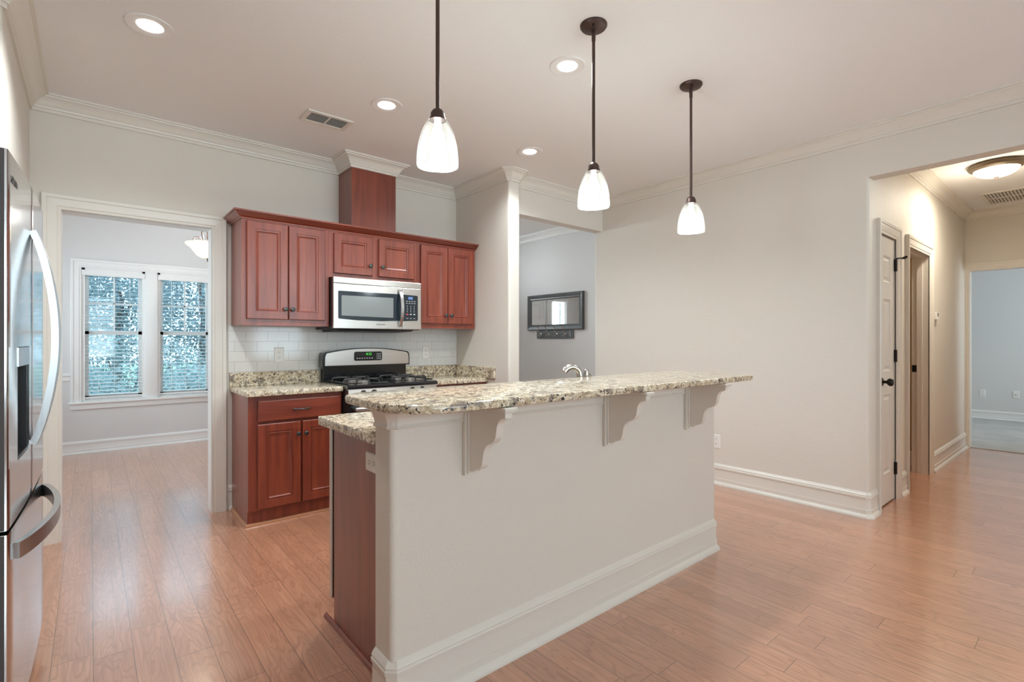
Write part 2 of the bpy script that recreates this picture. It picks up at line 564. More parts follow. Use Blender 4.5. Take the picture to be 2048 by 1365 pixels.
class MB:
    def __init__(self):
        self.bm = bmesh.new()

    def face(self, pts):
        vs = [self.bm.verts.new(p) for p in pts]
        try:
            return self.bm.faces.new(vs)
        except ValueError:
            return None

    def box(self, x0, x1, y0, y1, z0, z1, bev=0.0, seg=2):
        x0, x1 = sorted((x0, x1)); y0, y1 = sorted((y0, y1)); z0, z1 = sorted((z0, z1))
        vs = [self.bm.verts.new(p) for p in ((x0, y0, z0), (x1, y0, z0), (x1, y1, z0), (x0, y1, z0), (x0, y0, z1), (x1, y0, z1), (x1, y1, z1), (x0, y1, z1))]
        fs = [self.bm.faces.new([vs[i] for i in q]) for q in ((0, 3, 2, 1), (4, 5, 6, 7), (0, 1, 5, 4), (1, 2, 6, 5), (2, 3, 7, 6), (3, 0, 4, 7))]
        if bev:
            es = list({e for f in fs for e in f.edges})
            bmesh.ops.bevel(self.bm, geom=es, offset=bev, segments=seg, affect='EDGES', profile=0.5)
        return self

    def loft(self, rings, closed=True, cap0=True, cap1=True):
        rv = [[self.bm.verts.new(p) for p in r] for r in rings]
        n = len(rv[0])
        for a, b in zip(rv, rv[1:]):
            for i in range(n if closed else n - 1):
                j = (i + 1) % n
                try:
                    self.bm.faces.new((a[i], a[j], b[j], b[i]))
                except ValueError:
                    pass
        if closed:
            if cap0:
                self.bm.faces.new(rv[0][::-1])
            if cap1:
                self.bm.faces.new(rv[-1])
        return self

    def lathe(self, prof, c, seg=24, axis='z', close=False):
        """prof: (r, t) pairs along the axis; c: origin"""
        rings = []
        for r, t in prof:
            ring = []
            for i in range(seg):
                a = 2 * PI * i / seg
                p = (max(r, 1e-5) * math.cos(a), max(r, 1e-5) * math.sin(a), t)
                if axis == 'y':
                    p = (p[0], p[2], -p[1])
                elif axis == 'x':
                    p = (p[2], p[0], p[1])
                ring.append((c[0] + p[0], c[1] + p[1], c[2] + p[2]))
            rings.append(ring)
        if close:
            rings.append(rings[0])
        return self.loft(rings, True, not close, not close)

    def tube(self, pts, r, seg=10, closed=False):
        pts = [Vector(p) for p in pts]
        n = len(pts)
        rings = []
        prev = None
        for i in range(n):
            if closed:
                t = pts[(i + 1) % n] - pts[i - 1]
            else:
                t = pts[min(i + 1, n - 1)] - pts[max(i - 1, 0)]
            t.normalize()
            if prev is None:
                up = Vector((0, 0, 1)) if abs(t.z) < 0.9 else Vector((1, 0, 0))
                u = t.cross(up).normalized()
            else:
                u = (prev - t * prev.dot(t)).normalized()
            prev = u
            v = t.cross(u)
            rad = r[i] if isinstance(r, (list, tuple)) else r
            rings.append([pts[i] + (u * math.cos(2 * PI * k / seg) + v * math.sin(2 * PI * k / seg)) * rad for k in range(seg)])
        if closed:
            rings.append(rings[0])
            return self.loft(rings, True, False, False)
        return self.loft(rings)

    def prism(self, poly, z0, z1, f=None):
        """poly in a plane extruded from z0 to z1; f maps (a, b, t) to a point"""
        f = f or (lambda a, b, t: (a, b, t))
        return self.loft([[f(a, b, z0) for a, b in poly], [f(a, b, z1) for a, b in poly]])

    def build(self, name, mat, parent=None, smooth=False, angle=40):
        bm = self.bm
        bmesh.ops.remove_doubles(bm, verts=bm.verts, dist=1e-6)
        bmesh.ops.recalc_face_normals(bm, faces=bm.faces)
        me = bpy.data.meshes.new(name)
        bm.to_mesh(me)
        bm.free()
        me.materials.append(M[mat] if isinstance(mat, str) else mat)
        o = bpy.data.objects.new(name, me)
        COL.objects.link(o)
        if smooth:
            for p in me.polygons:
                p.use_smooth = True
            try:
                me.set_sharp_from_angle(angle=math.radians(angle))
            except Exception:
                pass
        if parent is not None:
            attach(o, parent)
        return o


def world_loc(o):
    v = Vector(o.location)
    while o.parent is not None:
        o = o.parent
        v += Vector(o.location)
    return v


def attach(o, parent):
    o.parent = parent
    o.location = Vector(o.location) - world_loc(parent)


def thing(name, label, cat, loc, group=None):
    o = bpy.data.objects.new(name, None)
    o.empty_display_size = 0.1
    COL.objects.link(o)
    o.location = loc
    tag(o, label, cat, group)
    return o


def tag(o, label, cat, group=None):
    o['label'] = label
    o['category'] = cat
    if group:
        o['group'] = group
    return o


def struct(o):
    o['kind'] = 'structure'
    return o


def copy_tree(o, parent=None):
    c = o.copy()
    COL.objects.link(c)
    if parent is not None:
        c.parent = parent
    for ch in list(o.children):
        if ch is not c:
            copy_tree(ch, c)
    return c


def arc(cx, cy, r, a0, a1, n):
    return [(cx + r * math.cos(math.radians(a0 + (a1 - a0) * i / n)), cy + r * math.sin(math.radians(a0 + (a1 - a0) * i / n))) for i in range(n + 1)]


def round_poly(pts):
    """pts: (x, y, r); r rounds that corner"""
    out = []
    n = len(pts)
    for i, (x, y, r) in enumerate(pts):
        if r <= 0:
            out.append((x, y))
            continue
        p = Vector((x, y)); a = Vector(pts[i - 1][:2]); b = Vector(pts[(i + 1) % n][:2])
        d1 = (a - p).normalized(); d2 = (b - p).normalized()
        ang = d1.angle(d2)
        t = r / math.tan(ang / 2)
        p1 = p + d1 * t; p2 = p + d2 * t
        c = p + (d1 + d2).normalized() * (r / math.sin(ang / 2))
        v1 = p1 - c; v2 = p2 - c
        steps = 7
        a1 = math.atan2(v1.y, v1.x); a2 = math.atan2(v2.y, v2.x)
        da = (a2 - a1 + PI) % (2 * PI) - PI
        for k in range(steps + 1):
            q = a1 + da * k / steps
            out.append((c.x + r * math.cos(q), c.y + r * math.sin(q)))
    return out


def offset_path(path, d, closed=False):
    """moves a plan polyline to its right by d, with mitred corners"""
    n = len(path)
    out = []
    for i in range(n):
        ns = []
        if i > 0 or closed:
            a = Vector(path[i - 1]); b = Vector(path[i]); t = (b - a).normalized(); ns.append(Vector((t.y, -t.x)))
        if i < n - 1 or closed:
            a = Vector(path[i]); b = Vector(path[(i + 1) % n]); t = (b - a).normalized(); ns.append(Vector((t.y, -t.x)))
        if len(ns) == 1:
            m = ns[0]
        else:
            m = (ns[0] + ns[1]) / max(0.2, 1 + ns[0].dot(ns[1]))
        p = Vector(path[i]) + m * d
        out.append((p.x, p.y))
    return out


def sweep(mb, path, prof, f=None, closed=False):
    """prof: (d, t) pairs, d away from the wall to the right of the path"""
    f = f or (lambda a, b, t: (a, b, t))
    cols = [[f(x, y, t) for x, y in offset_path(path, d, closed)] for d, t in prof]
    rings = [[c[i] for c in cols] for i in range(len(path))]
    if closed:
        rings.append(rings[0])
        mb.loft(rings, True, False, False)
    else:
        mb.loft(rings)
    return mb


def slab(mb, poly, z0, z1, r=0.006):
    """counter slab with eased edges; poly runs clockwise seen from above (so right is outward when negative)"""
    rings = []
    area = sum(poly[i - 1][0] * poly[i][1] - poly[i][0] * poly[i - 1][1] for i in range(len(poly)))
    sgn = 1 if area > 0 else -1
    prof = [(-r, z0), (-r * 0.3, z0 + r * 0.3), (0, z0 + r), (0, z1 - r), (-r * 0.3, z1 - r * 0.3), (-r, z1)]
    for d, z in prof:
        rings.append([(x, y, z) for x, y in offset_path(poly, d * sgn, True)])
    return mb.loft(rings)


CEIL = 2.75
CROWN = [(0, -0.097), (0.013, -0.097), (0.013, -0.078), (0.021, -0.075), (0.023, -0.066), (0.030, -0.060), (0.036, -0.048), (0.046, -0.034), (0.060, -0.023), (0.074, -0.018), (0.076, -0.012), (0.090, -0.012), (0.090, 0.0), (0, 0)]
CROWN = [(d, CEIL + z) for d, z in CROWN]
BASE = [(0, 0), (0.034, 0), (0.034, 0.006), (0.030, 0.016), (0.022, 0.026), (0.017, 0.030), (0.017, 0.058), (0.014, 0.060), (0.014, 0.064), (0.012, 0.078), (0.012, 0.134), (0.017, 0.137), (0.018, 0.150), (0.014, 0.155), (0.014, 0.158), (0.016, 0.161), (0.010, 0.172), (0.0, 0.182)]


def wall_panel(name, mat, a0, a1, z0, z1, t0, t1, holes, axis):
    """wall with rectangular holes: runs along a0..a1, thickness t0..t1; axis 'x' (runs along x) or 'y'"""
    mb = MB()
    cuts = sorted({a0, a1, *[h[0] for h in holes], *[h[1] for h in holes]})
    zc = sorted({z0, z1, *[h[2] for h in holes], *[h[3] for h in holes]})
    for i in range(len(cuts) - 1):
        for k in range(len(zc) - 1):
            ca = (cuts[i] + cuts[i + 1]) / 2
            cz = (zc[k] + zc[k + 1]) / 2
            if any(h[0] < ca < h[1] and h[2] < cz < h[3] for h in holes):
                continue
            if axis == 'x':
                mb.box(cuts[i], cuts[i + 1], t0, t1, zc[k], zc[k + 1])
            else:
                mb.box(t0, t1, cuts[i], cuts[i + 1], zc[k], zc[k + 1])
    bm = mb.bm
    bmesh.ops.remove_doubles(bm, verts=bm.verts, dist=1e-5)
    # drop the doubled inner faces
    seen = {}
    for f in list(bm.faces):
        key = tuple(sorted(v.index if v.index >= 0 else id(v) for v in f.verts)) if False else frozenset(f.verts)
        seen.setdefault(key, []).append(f)
    dead = [f for fs in seen.values() if len(fs) > 1 for f in fs]
    if dead:
        bmesh.ops.delete(bm, geom=dead, context='FACES_ONLY')
    return struct(mb.build(name, mat))


# casing profile: (offset outwards from the opening edge, stand-off from the wall)
CASING = [(0.0, 0.0), (0.0, 0.010), (0.004, 0.013), (0.018, 0.013), (0.022, 0.017), (0.060, 0.021), (0.066, 0.021), (0.070, 0.026), (0.090, 0.028), (0.094, 0.024), (0.094, 0.0)]


def casing(name, f, s0, s1, top, mat='trim', prof=CASING, parent=None):
    """three-sided door casing; f maps (s, z, d) to a point"""
    mb = MB()
    path = [(s0, 0.0), (s0, top), (s1, top), (s1, 0.0)]
    # travelling up the left side then right then down: the outside is on the left
    cols = []
    for w, d in prof:
        off = offset_path(path, -w)
        cols.append([f(a, b, d) for a, b in off])
    rings = [[c[i] for c in cols] for i in range(4)]
    mb.loft(rings)
    o = mb.build(name, mat, parent)
    return o


def panel_front(mb, f, s0, s1, z0, z1, th, rings):
    """one framed and recessed door or drawer front; rings: (inset, depth from the face)"""
    rr = []
    allr = [(0.0, -th)] + rings
    for ins, d in allr:
        rr.append([f(s0 + ins, z0 + ins, d), f(s1 - ins, z0 + ins, d), f(s1 - ins, z1 - ins, d), f(s0 + ins, z1 - ins, d)])
    return mb.loft(rr)


CAB_DOOR = [(0.0, -0.004), (0.004, 0.0), (0.052, 0.0), (0.054, -0.004), (0.060, -0.0045), (0.063, -0.001), (0.068, -0.002), (0.073, -0.008), (0.078, -0.0095)]
DRAWER = [(0.0, -0.006), (0.003, -0.002), (0.008, 0.0)]


def knob(f, s, z, parent, mat='knob'):
    """round cabinet knob standing on a front; f maps (s, z, d)"""
    mb = MB()
    prof = [(0.009, 0.0), (0.009, 0.002), (0.0055, 0.006), (0.0055, 0.013), (0.012, 0.017), (0.0160, 0.021), (0.0160, 0.0245), (0.0125, 0.027), (0.0115, 0.0262), (0.0085, 0.0268), (0.006, 0.030), (0.001, 0.031)]
    rings = []
    for r, d in prof:
        rings.append([f(s + r * math.cos(2 * PI * i / 20), z + r * math.sin(2 * PI * i / 20), d) for i in range(20)])
    mb.loft(rings)
    return mb.build('knob', mat, parent, True)


def text_obj(name, body, size, mat, loc, rot, parent, align='CENTER', extrude=0.0004):
    c = bpy.data.curves.new(name, 'FONT')
    c.body = body
    c.size = size
    c.align_x = align
    c.align_y = 'CENTER'
    c.extrude = extrude
    c.materials.append(M[mat])
    tmp = bpy.data.objects.new(name, c)
    COL.objects.link(tmp)
    me = bpy.data.meshes.new_from_object(tmp.evaluated_get(bpy.context.evaluated_depsgraph_get()))
    bpy.data.objects.remove(tmp, do_unlink=True)
    me.name = name
    o = bpy.data.objects.new(name, me)
    COL.objects.link(o)
    o.location = loc
    o.rotation_euler = rot
    if parent is not None:
        attach(o, parent)
    return o


# ------------------------------------------------------------------ the shell
YB = 4.20       # kitchen back wall
XR = 4.19       # right wall
YH = 1.09       # hall side wall
XE = 7.86       # hall end wall
XM = 4.784      # entry wall with the mirror
YD = 7.34       # breakfast room window wall
XW0, XW1, YW = 2.795, 2.923, 3.371   # wing wall beside the cabinets
YO = 3.486      # opening to the entry

mb = MB(); mb.box(-1.75, 7.90, -4.7, 7.55, -0.10, 0.0)
struct(mb.build('floor', 'oak'))
mb = MB(); mb.box(7.90, 11.15, -1.7, 3.3, -0.10, 0.008)
struct(mb.build('floor', 'carpet'))
mb = MB(); mb.box(-1.8, 11.2, -4.8, 7.6, CEIL, CEIL + 0.12)
struct(mb.build('ceiling', 'ceil'))

# kitchen back wall, opening to the breakfast room
wall_panel('wall_back', 'wall', -1.75, 2.923, 0, CEIL, YB, YB + 0.13, [(-0.155, 0.686, 0, 2.082)], 'x')
# pier beside the refrigerator
mb = MB(); mb.prism(round_poly([(-1.20, 2.98, 0), (-0.285, 2.98, 0.02), (-0.285, YB, 0), (-1.20, YB, 0)]), 0, CEIL)
struct(mb.build('wall_left', 'wall', smooth=True))
wall_panel('wall_left', 'wall', -4.7, 2.98, 0, CEIL, -1.20, -1.08, [], 'y')
# wing wall right of the cabinets
mb = MB(); mb.prism(round_poly([(XW0, YB, 0), (XW0, YW, 0.02), (XW1, YW, 0.02), (XW1, YB + 0.13, 0), (XW0, YB + 0.13, 0)]), 0, CEIL)
struct(mb.build('wall_wing', 'wall', smooth=True))
# header over the opening to the entry
mb = MB(); mb.box(XW1, XR, YO, YO + 0.112, 2.42, CEIL)
struct(mb.build('wall_header', 'wall'))
# right wall, its end at the hall and its return to the entry; header over the hall opening
mb = MB()
mb.prism(round_poly([(XR, 3.598, 0.02), (XR, YH, 0.02), (XR + 0.12, YH, 0), (XR + 0.12, 3.478, 0), (XM + 0.12, 3.478, 0), (XM + 0.12, 3.598, 0)]), 0, 2.405)
mb.prism([(XR, 3.598), (XR, -0.35), (XR + 0.12, -0.35), (XR + 0.12, 3.478), (XM + 0.12, 3.478), (XM + 0.12, 3.598)], 2.405, CEIL)
struct(mb.build('wall_right', 'wall', smooth=True))
mb = MB(); mb.box(XR, XR + 0.12, -4.7, -0.35, 0, CEIL)
struct(mb.build('wall_right', 'wall'))
# living room wall behind the camera, with three windows
wall_panel('wall_front', 'wall', -1.75, 4.31, 0, CEIL, -4.7, -4.58, [(-0.8, 0.6, 0.75, 2.60), (1.05, 2.45, 0.75, 2.60), (2.9, 4.1, 0.75, 2.60)], 'x')
# hall
wall_panel('wall_hall', 'wall', XR + 0.12, XE, 0, CEIL, YH, YH + 0.12, [(4.450, 4.875, 0, 2.060), (5.260, 6.015, 0, 2.055)], 'x')
wall_panel('wall_hall', 'wall', XR + 0.12, XE, 0, CEIL, -0.47, -0.35, [], 'x')
wall_panel('wall_hall', 'wall', -0.47, YH + 0.12, 0, CEIL, XE, XE + 0.12, [(0.20, 1.062, 0, 2.075)], 'y')
# closet behind the narrow hall door and bath behind the open doorway
wall_panel('wall_bath', 'bath', XR + 0.12, 6.9, 0, CEIL, 3.0, 3.12, [], 'x')
mb = MB(); mb.box(6.35, 6.47, YH + 0.12, 3.0, 0, CEIL)
struct(mb.build('wall_bath', 'bath'))
mb = MB(); mb.box(4.93, 5.03, YH + 0.12, 3.0, 0, CEIL)
struct(mb.build('wall_bath', 'bath'))
# bedroom beyond the hall
wall_panel('wall_bedroom', 'wall_cool', -1.6, 3.2, 0, CEIL, 11.0, 11.12, [], 'y')
wall_panel('wall_bedroom', 'wall_cool', XE, 11.12, 0, CEIL, -1.7, -1.58, [(8.8, 10.4, 0.75, 2.25)], 'x')
wall_panel('wall_bedroom', 'wall_cool', XE, 11.12, 0, CEIL, 3.1, 3.22, [], 'x')
mb = MB(); mb.box(XE, XE + 0.12, YH + 0.12, 3.1, 0, CEIL); mb.box(XE, XE + 0.12, -1.58, -0.47, 0, CEIL)
struct(mb.build('wall_bedroom', 'wall_cool'))
# entry beyond the header
wall_panel('wall_entry', 'wall_cool', 3.598, 6.92, 0, CEIL, XM, XM + 0.12, [], 'y')
wall_panel('wall_entry', 'wall_cool', 2.0, XM + 0.12, 0, CEIL, 6.80, 6.92, [(2.44, 2.86, 0.55, 2.05), (2.98, 3.90, 0, 2.05), (3.0, 3.88, 2.15, 2.55)], 'x')
mb = MB(); mb.box(2.0, 2.10, YB + 0.13, 7.46, 0, CEIL)
struct(mb.build('wall_entry', 'wall_cool'))
# breakfast room
WIN = [(-0.080, 0.492), (0.610, 1.182)]
wall_panel('wall_breakfast', 'wall_cool', -1.75, 2.10, 0, CEIL, YD, YD + 0.13, [(a, b, 0.590, 2.068) for a, b in WIN], 'x')
wall_panel('wall_breakfast', 'wall_cool', YB + 0.13, YD, 0, CEIL, -1.75, -1.63, [(5.15, 6.65, 0.7, 2.3)], 'y')  # side opening added out of view to let in more light
# panel behind the breakfast room side of the kitchen wall
mb = MB(); mb.box(-1.63, -0.155, YB + 0.13, YB + 0.134, 0, CEIL); mb.box(0.686, 2.0, YB + 0.13, YB + 0.134, 0, CEIL); mb.box(-0.155, 0.686, YB + 0.13, YB + 0.134, 2.082, CEIL)
struct(mb.build('wall_breakfast', 'wall_cool'))

# crown moulding
mb = MB()
sweep(mb, [(-1.08, 2.98), (-0.305, 2.98), (-0.285, 3.0), (-0.285, YB), (1.608, YB), (1.608, 3.925), (1.996, 3.925), (1.996, YB), (XW0, YB), (XW0, YW + 0.02), (XW0 + 0.02, YW), (XW1 - 0.02, YW), (XW1, YW + 0.02), (XW1, YO), (XR, YO), (XR, -4.58)], CROWN)
struct(mb.build('trim_1', 'trim', smooth=True, angle=25))
mb = MB()
sweep(mb, [(4.31, -0.35), (4.31, YH), (XE, YH), (XE, -0.35)], CROWN, closed=True)
struct(mb.build('trim_2', 'trim', smooth=True, angle=25))
mb = MB()
sweep(mb, [(2.10, 4.33), (2.10, 6.80), (XM, 6.80), (XM, 3.598), (XW1, 3.598)], CROWN)
struct(mb.build('trim_3', 'trim_white', smooth=True, angle=25))

# baseboards
mb = MB()
sweep(mb, [(XM, 6.8), (XM, 3.598), (XR + 0.02, 3.598), (XR, 3.578), (XR, YH + 0.02), (XR + 0.02, YH), (4.362, YH)], BASE)
struct(mb.build('baseboard_right', 'trim', smooth=True, angle=25))
mb = MB()
sweep(mb, [(4.965, YH), (5.165, YH)], BASE)
sweep(mb, [(6.112, YH), (XE, YH)], BASE)
struct(mb.build('baseboard_hall', 'trim', smooth=True, angle=25))
mb = MB()
sweep(mb, [(0.762, 1.65), (0.762, 1.55), (0.782, 1.53), (2.869, 1.53), (2.889, 1.55), (2.889, 1.65)], BASE)
struct(mb.build('baseboard_peninsula', 'trim', smooth=True, angle=25))
mb = MB()
sweep(mb, [(0.780, YB), (0.802, YB)], BASE)
struct(mb.build('baseboard_back', 'trim', smooth=True, angle=25))
BASE_S = [(d, z * 0.76) for d, z in BASE]
mb = MB()
sweep(mb, [(-1.63, YD), (2.0, YD)], BASE_S)
struct(mb.build('baseboard_breakfast', 'trim_white', smooth=True, angle=25))
mb = MB()
sweep(mb, [(11.0, 3.1), (11.0, -1.58)], BASE_S)
o = struct(mb.build('baseboard_bedroom', 'trim_white', smooth=True, angle=25))
mb = MB()
sweep(mb, [(5.03, 3.0), (6.35, 3.0), (6.35, 1.21)], BASE_S)
struct(mb.build('baseboard_bath', 'trim', smooth=True, angle=25))

# cased opening to the breakfast room
fk = lambda s, z, d: (s, YB - d, z)
struct(casing('trim_4', fk, -0.140, 0.671, 2.067))
mb = MB()
mb.box(-0.155, -0.140, YB - 0.008, YB + 0.142, 0, 2.082); mb.box(0.671, 0.686, YB - 0.008, YB + 0.142, 0, 2.082); mb.box(-0.140, 0.671, YB - 0.008, YB + 0.142, 2.067, 2.082)
struct(mb.build('trim_5', 'trim_white'))
# chair rail of the breakfast room
RAIL = [(0, 0.810), (0.012, 0.810), (0.014, 0.826), (0.010, 0.830), (0.010, 0.852), (0.020, 0.862), (0.026, 0.872), (0.026, 0.880), (0.018, 0.884), (0.018, 0.892), (0, 0.896)]
mb = MB()
sweep(mb, [(-1.63, YD), (-0.176, YD)], RAIL)
sweep(mb, [(1.280, YD), (2.0, YD)], RAIL)
struct(mb.build('trim_6', 'trim_white'))

# ------------------------------------------------------------------ breakfast room windows
mb = MB()
fw = lambda s, z, d: (s, YD - d, z)
x0, x1, zb, zt = WIN[0][0], WIN[1][1], 0.573, 2.068
path = [(x0, zb), (x0, zt), (x1, zt), (x1, zb)]
cols = [[fw(a, b, d) for a, b in offset_path(path, -w)] for w, d in CASING]
mb.loft([[c[i] for c in cols] for i in range(4)])
mb.box(WIN[0][1], WIN[1][0], YD - 0.016, YD, zb, zt, 0.002)
mb.box(x0 - 0.11, x1 + 0.11, YD - 0.052, YD + 0.05, 0.553, 0.575, 0.004)
mb.box(x0 - 0.096, x1 + 0.096, YD - 0.020, YD, 0.490, 0.553, 0.003)
struct(mb.build('trim_7', 'trim_white', smooth=True, angle=25))
M['sash'] = simple('sash_paint', (0.80, 0.80, 0.80), 0.4)
for i, (a, b) in enumerate(WIN):
    y0 = YD + 0.055
    mb = MB()
    mb.box(a, a + 0.028, YD, YD + 0.13, 0.59, 2.068); mb.box(b - 0.028, b, YD, YD + 0.13, 0.59, 2.068)
    mb.box(a, b, YD, YD + 0.13, 2.046, 2.068); mb.box(a, b, YD + 0.02, YD + 0.13, 0.575, 0.606)
    win = struct(mb.build('window_%d' % (i + 1), 'trim_white'))
    ia, ib = a + 0.028, b - 0.028
    mb = MB()
    for (zz0, zz1, yy) in ((1.325, 2.046, y0 + 0.03), (0.606, 1.365, y0)):
        mb.box(ia, ia + 0.034, yy, yy + 0.026, zz0, zz1); mb.box(ib - 0.034, ib, yy, yy + 0.026, zz0, zz1)
        mb.box(ia, ib, yy, yy + 0.026, zz0, zz0 + 0.042); mb.box(ia, ib, yy, yy + 0.026, zz1 - 0.040, zz1)
    cx = (a + b) / 2
    mb.box(cx - 0.009, cx + 0.009, y0 + 0.034, y0 + 0.052, 1.36, 2.01)
    mb.box(ia, ib, y0 + 0.034, y0 + 0.052, 1.672, 1.690)
    mb.build('sash', 'sash', win)
    mb = MB()
    mb.box(ia + 0.03, ib - 0.03, y0 + 0.042, y0 + 0.045, 1.36, 2.01)
    mb.box(ia + 0.03, ib - 0.03, y0 + 0.012, y0 + 0.015, 0.64, 1.33)
    mb.build('pane', 'pane', win)
    # wooden blind hung inside the frame
    bl = thing('window_blind', ['white slatted blind over the breakfast room window nearer the refrigerator', 'white slatted blind over the breakfast room window beneath the bowl lamp'][i], 'blind', (cx, YD + 0.03, 0.60), 'slatted blinds on the breakfast room windows')
    mb = MB(); mb.box(a + 0.003, b - 0.003, YD - 0.012, YD + 0.045, 1.985, 2.045, 0.003)
    mb.build('headrail', 'trim_white', bl)
    mb = MB()
    z = 0.640
    while z < 1.985:
        mb.prism([(YD + 0.004, z), (YD + 0.046, z + 0.0038), (YD + 0.046, z + 0.0068), (YD + 0.004, z + 0.003)], a + 0.006, b - 0.006, lambda q0, q1, t_: (t_, q0, q1))
        z += 0.0425
    mb.build('slats', 'trim_white', bl)
    mb = MB(); mb.box(a + 0.005, b - 0.005, YD + 0.004, YD + 0.048, 0.604, 0.622, 0.003)
    mb.build('bottom_rail', 'trim_white', bl)
    mb = MB()
    for q in (0.25, 0.5, 0.75):
        xx = a + (b - a) * q
        for yy in (YD + 0.004, YD + 0.046):
            mb.box(xx - 0.0012, xx + 0.0012, yy - 0.001, yy + 0.001, 0.62, 1.985)
    mb.build('ladder_cord', 'trim_white', bl)

# windows of the living room behind the camera, the added breakfast side and the bedroom
def plain_window(n, a, b, z0, z1, t, axis):
    mb = MB()
    def bx(p0, p1, q0, q1, zz0, zz1):
        if axis == 'x':
            mb.box(p0, p1, q0, q1, zz0, zz1)
        else:
            mb.box(q0, q1, p0, p1, zz0, zz1)
    for p in (a, b - 0.05):
        bx(p, p + 0.05, t, t + 0.08, z0, z1)
    for zz in (z0, (z0 + z1) / 2 - 0.025, z1 - 0.05):
        bx(a + 0.05, b - 0.05, t, t + 0.08, zz, zz + 0.05)
    c = (a + b) / 2
    bx(c - 0.012, c + 0.012, t + 0.02, t + 0.06, z0 + 0.05, z1 - 0.05)
    w = struct(mb.build('window_%d' % n, 'trim_white'))
    mb = MB()
    bx(a + 0.05, b - 0.05, t + 0.035, t + 0.039, z0 + 0.05, z1 - 0.05)
    mb.build('pane', 'pane', w)
plain_window(3, -0.8, 0.6, 0.75, 2.60, -4.68, 'x')
plain_window(4, 1.05, 2.45, 0.75, 2.60, -4.68, 'x')
plain_window(5, 2.9, 4.1, 0.75, 2.60, -4.68, 'x')
plain_window(6, 5.15, 6.65, 0.7, 2.3, -1.73, 'y')  # unseen window, added for the breakfast room's brightness
plain_window(7, 8.8, 10.4, 0.75, 2.25, -1.68, 'x')
plain_window(8, 2.44, 2.86, 0.55, 2.05, 6.82, 'x')
plain_window(9, 3.0, 3.88, 2.15, 2.55, 6.82, 'x')
bl = thing('window_blind', 'white blind of the entry sidelight, seen only in the wall mirror', 'blind', (2.65, 6.79, 0.6))
mb = MB()
z = 0.58
while z < 2.0:
    mb.box(2.45, 2.85, 6.765, 6.800, z, z + 0.003)
    z += 0.05
mb.build('slats', 'trim_white', bl)
mb = MB(); mb.box(2.445, 2.855, 6.755, 6.80, 2.0, 2.05, 0.003)
mb.build('headrail', 'trim_white', bl)

# ------------------------------------------------------------------ doors of the hall and entry
def panelled_slab(mb, f, s0, s1, z0, z1, th, stile, cells):
    """flat door with sunk raised panels; cells: (sa, sb, za, zb)"""
    cs = sorted({s0, s1, *[c[0] for c in cells], *[c[1] for c in cells]})
    zs = sorted({z0, z1, *[c[2] for c in cells], *[c[3] for c in cells]})
    for i in range(len(cs) - 1):
        for k in range(len(zs) - 1):
            q = (cs[i], cs[i + 1], zs[k], zs[k + 1])
            m_ = ((q[0] + q[1]) / 2, (q[2] + q[3]) / 2)
            hit = [c for c in cells if c[0] < m_[0] < c[1] and c[2] < m_[1] < c[3]]
            if hit:
                rr = []
                for ins, d in ((0, 0), (0.010, -0.009), (0.022, -0.009), (0.040, -0.003)):
                    rr.append([f(q[0] + ins, q[2] + ins, d), f(q[1] - ins, q[2] + ins, d), f(q[1] - ins, q[3] - ins, d), f(q[0] + ins, q[3] - ins, d)])
                mb.loft(rr, True, False, True)
            else:
                mb.face([f(q[0], q[2], 0), f(q[1], q[2], 0), f(q[1], q[3], 0), f(q[0], q[3], 0)])
    mb.face([f(s0, z0, -th), f(s0, z1, -th), f(s1, z1, -th), f(s1, z0, -th)])
    for a, b in (((s0, z0), (s1, z0)), ((s1, z0), (s1, z1)), ((s1, z1), (s0, z1)), ((s0, z1), (s0, z0))):
        mb.face([f(a[0], a[1], 0), f(a[0], a[1], -th), f(b[0], b[1], -th), f(b[0], b[1], 0)])


fh = lambda s, z, d: (s, YH - d, z)
fd = lambda s, z, d: (s, YH + 0.004 - d, z)
mb = MB()
D0, D1 = 4.468, 4.858
panelled_slab(mb, fd, D0, D1, 0.012, 2.040, 0.035, 0.1, [(D0 + 0.10, D1 - 0.10, 0.24, 0.84), (D0 + 0.10, D1 - 0.10, 1.02, 1.57), (D0 + 0.10, D1 - 0.10, 1.70, 1.90)])
door1 = struct(mb.build('door_1', 'door_white'))
mb = MB()
mb.lathe([(0.030, 0), (0.030, 0.006), (0.012, 0.012), (0.010, 0.030), (0.022, 0.038), (0.030, 0.050), (0.030, 0.060), (0.022, 0.070), (0.002, 0.074)][::1], (0, 0, 0), 20, 'y')
bmesh.ops.transform(mb.bm, matrix=Matrix.Translation((D0 + 0.055, YH + 0.004, 0.945)) @ Matrix.Rotation(PI, 4, 'Z'), verts=mb.bm.verts)
mb.build('door_knob', 'hinge', door1, True)
for z in (0.20, 1.085, 1.80):
    mb = MB()
    mb.tube([(D1 + 0.006, YH - 0.006, z), (D1 + 0.006, YH - 0.006, z + 0.095)], 0.010, 8)
    mb.box(D1 - 0.010, D1 + 0.024, YH - 0.004, YH + 0.003, z, z + 0.095)
    mb.build('hinge', 'hinge', door1)
mb = MB()
mb.tube([(D1 + 0.006, YH - 0.008, 1.90), (D1 + 0.03, YH - 0.03, 1.905), (D1 + 0.10, YH - 0.045, 1.905)], 0.0055, 8)
mb.tube([(D1 + 0.05, YH - 0.036, 1.903), (D1 + 0.075, YH - 0.06, 1.915)], [0.007, 0.011], 8)
mb.build('door_stop', 'hinge', door1, True)
struct(casing('trim_8', fh, 4.460, 4.866, 2.048))
mb = MB()
mb.box(4.450, 4.460, YH - 0.006, YH + 0.12, 0, 2.058); mb.box(4.866, 4.875, YH - 0.006, YH + 0.12, 0, 2.058); mb.box(4.460, 4.866, YH - 0.006, YH + 0.12, 2.048, 2.058)
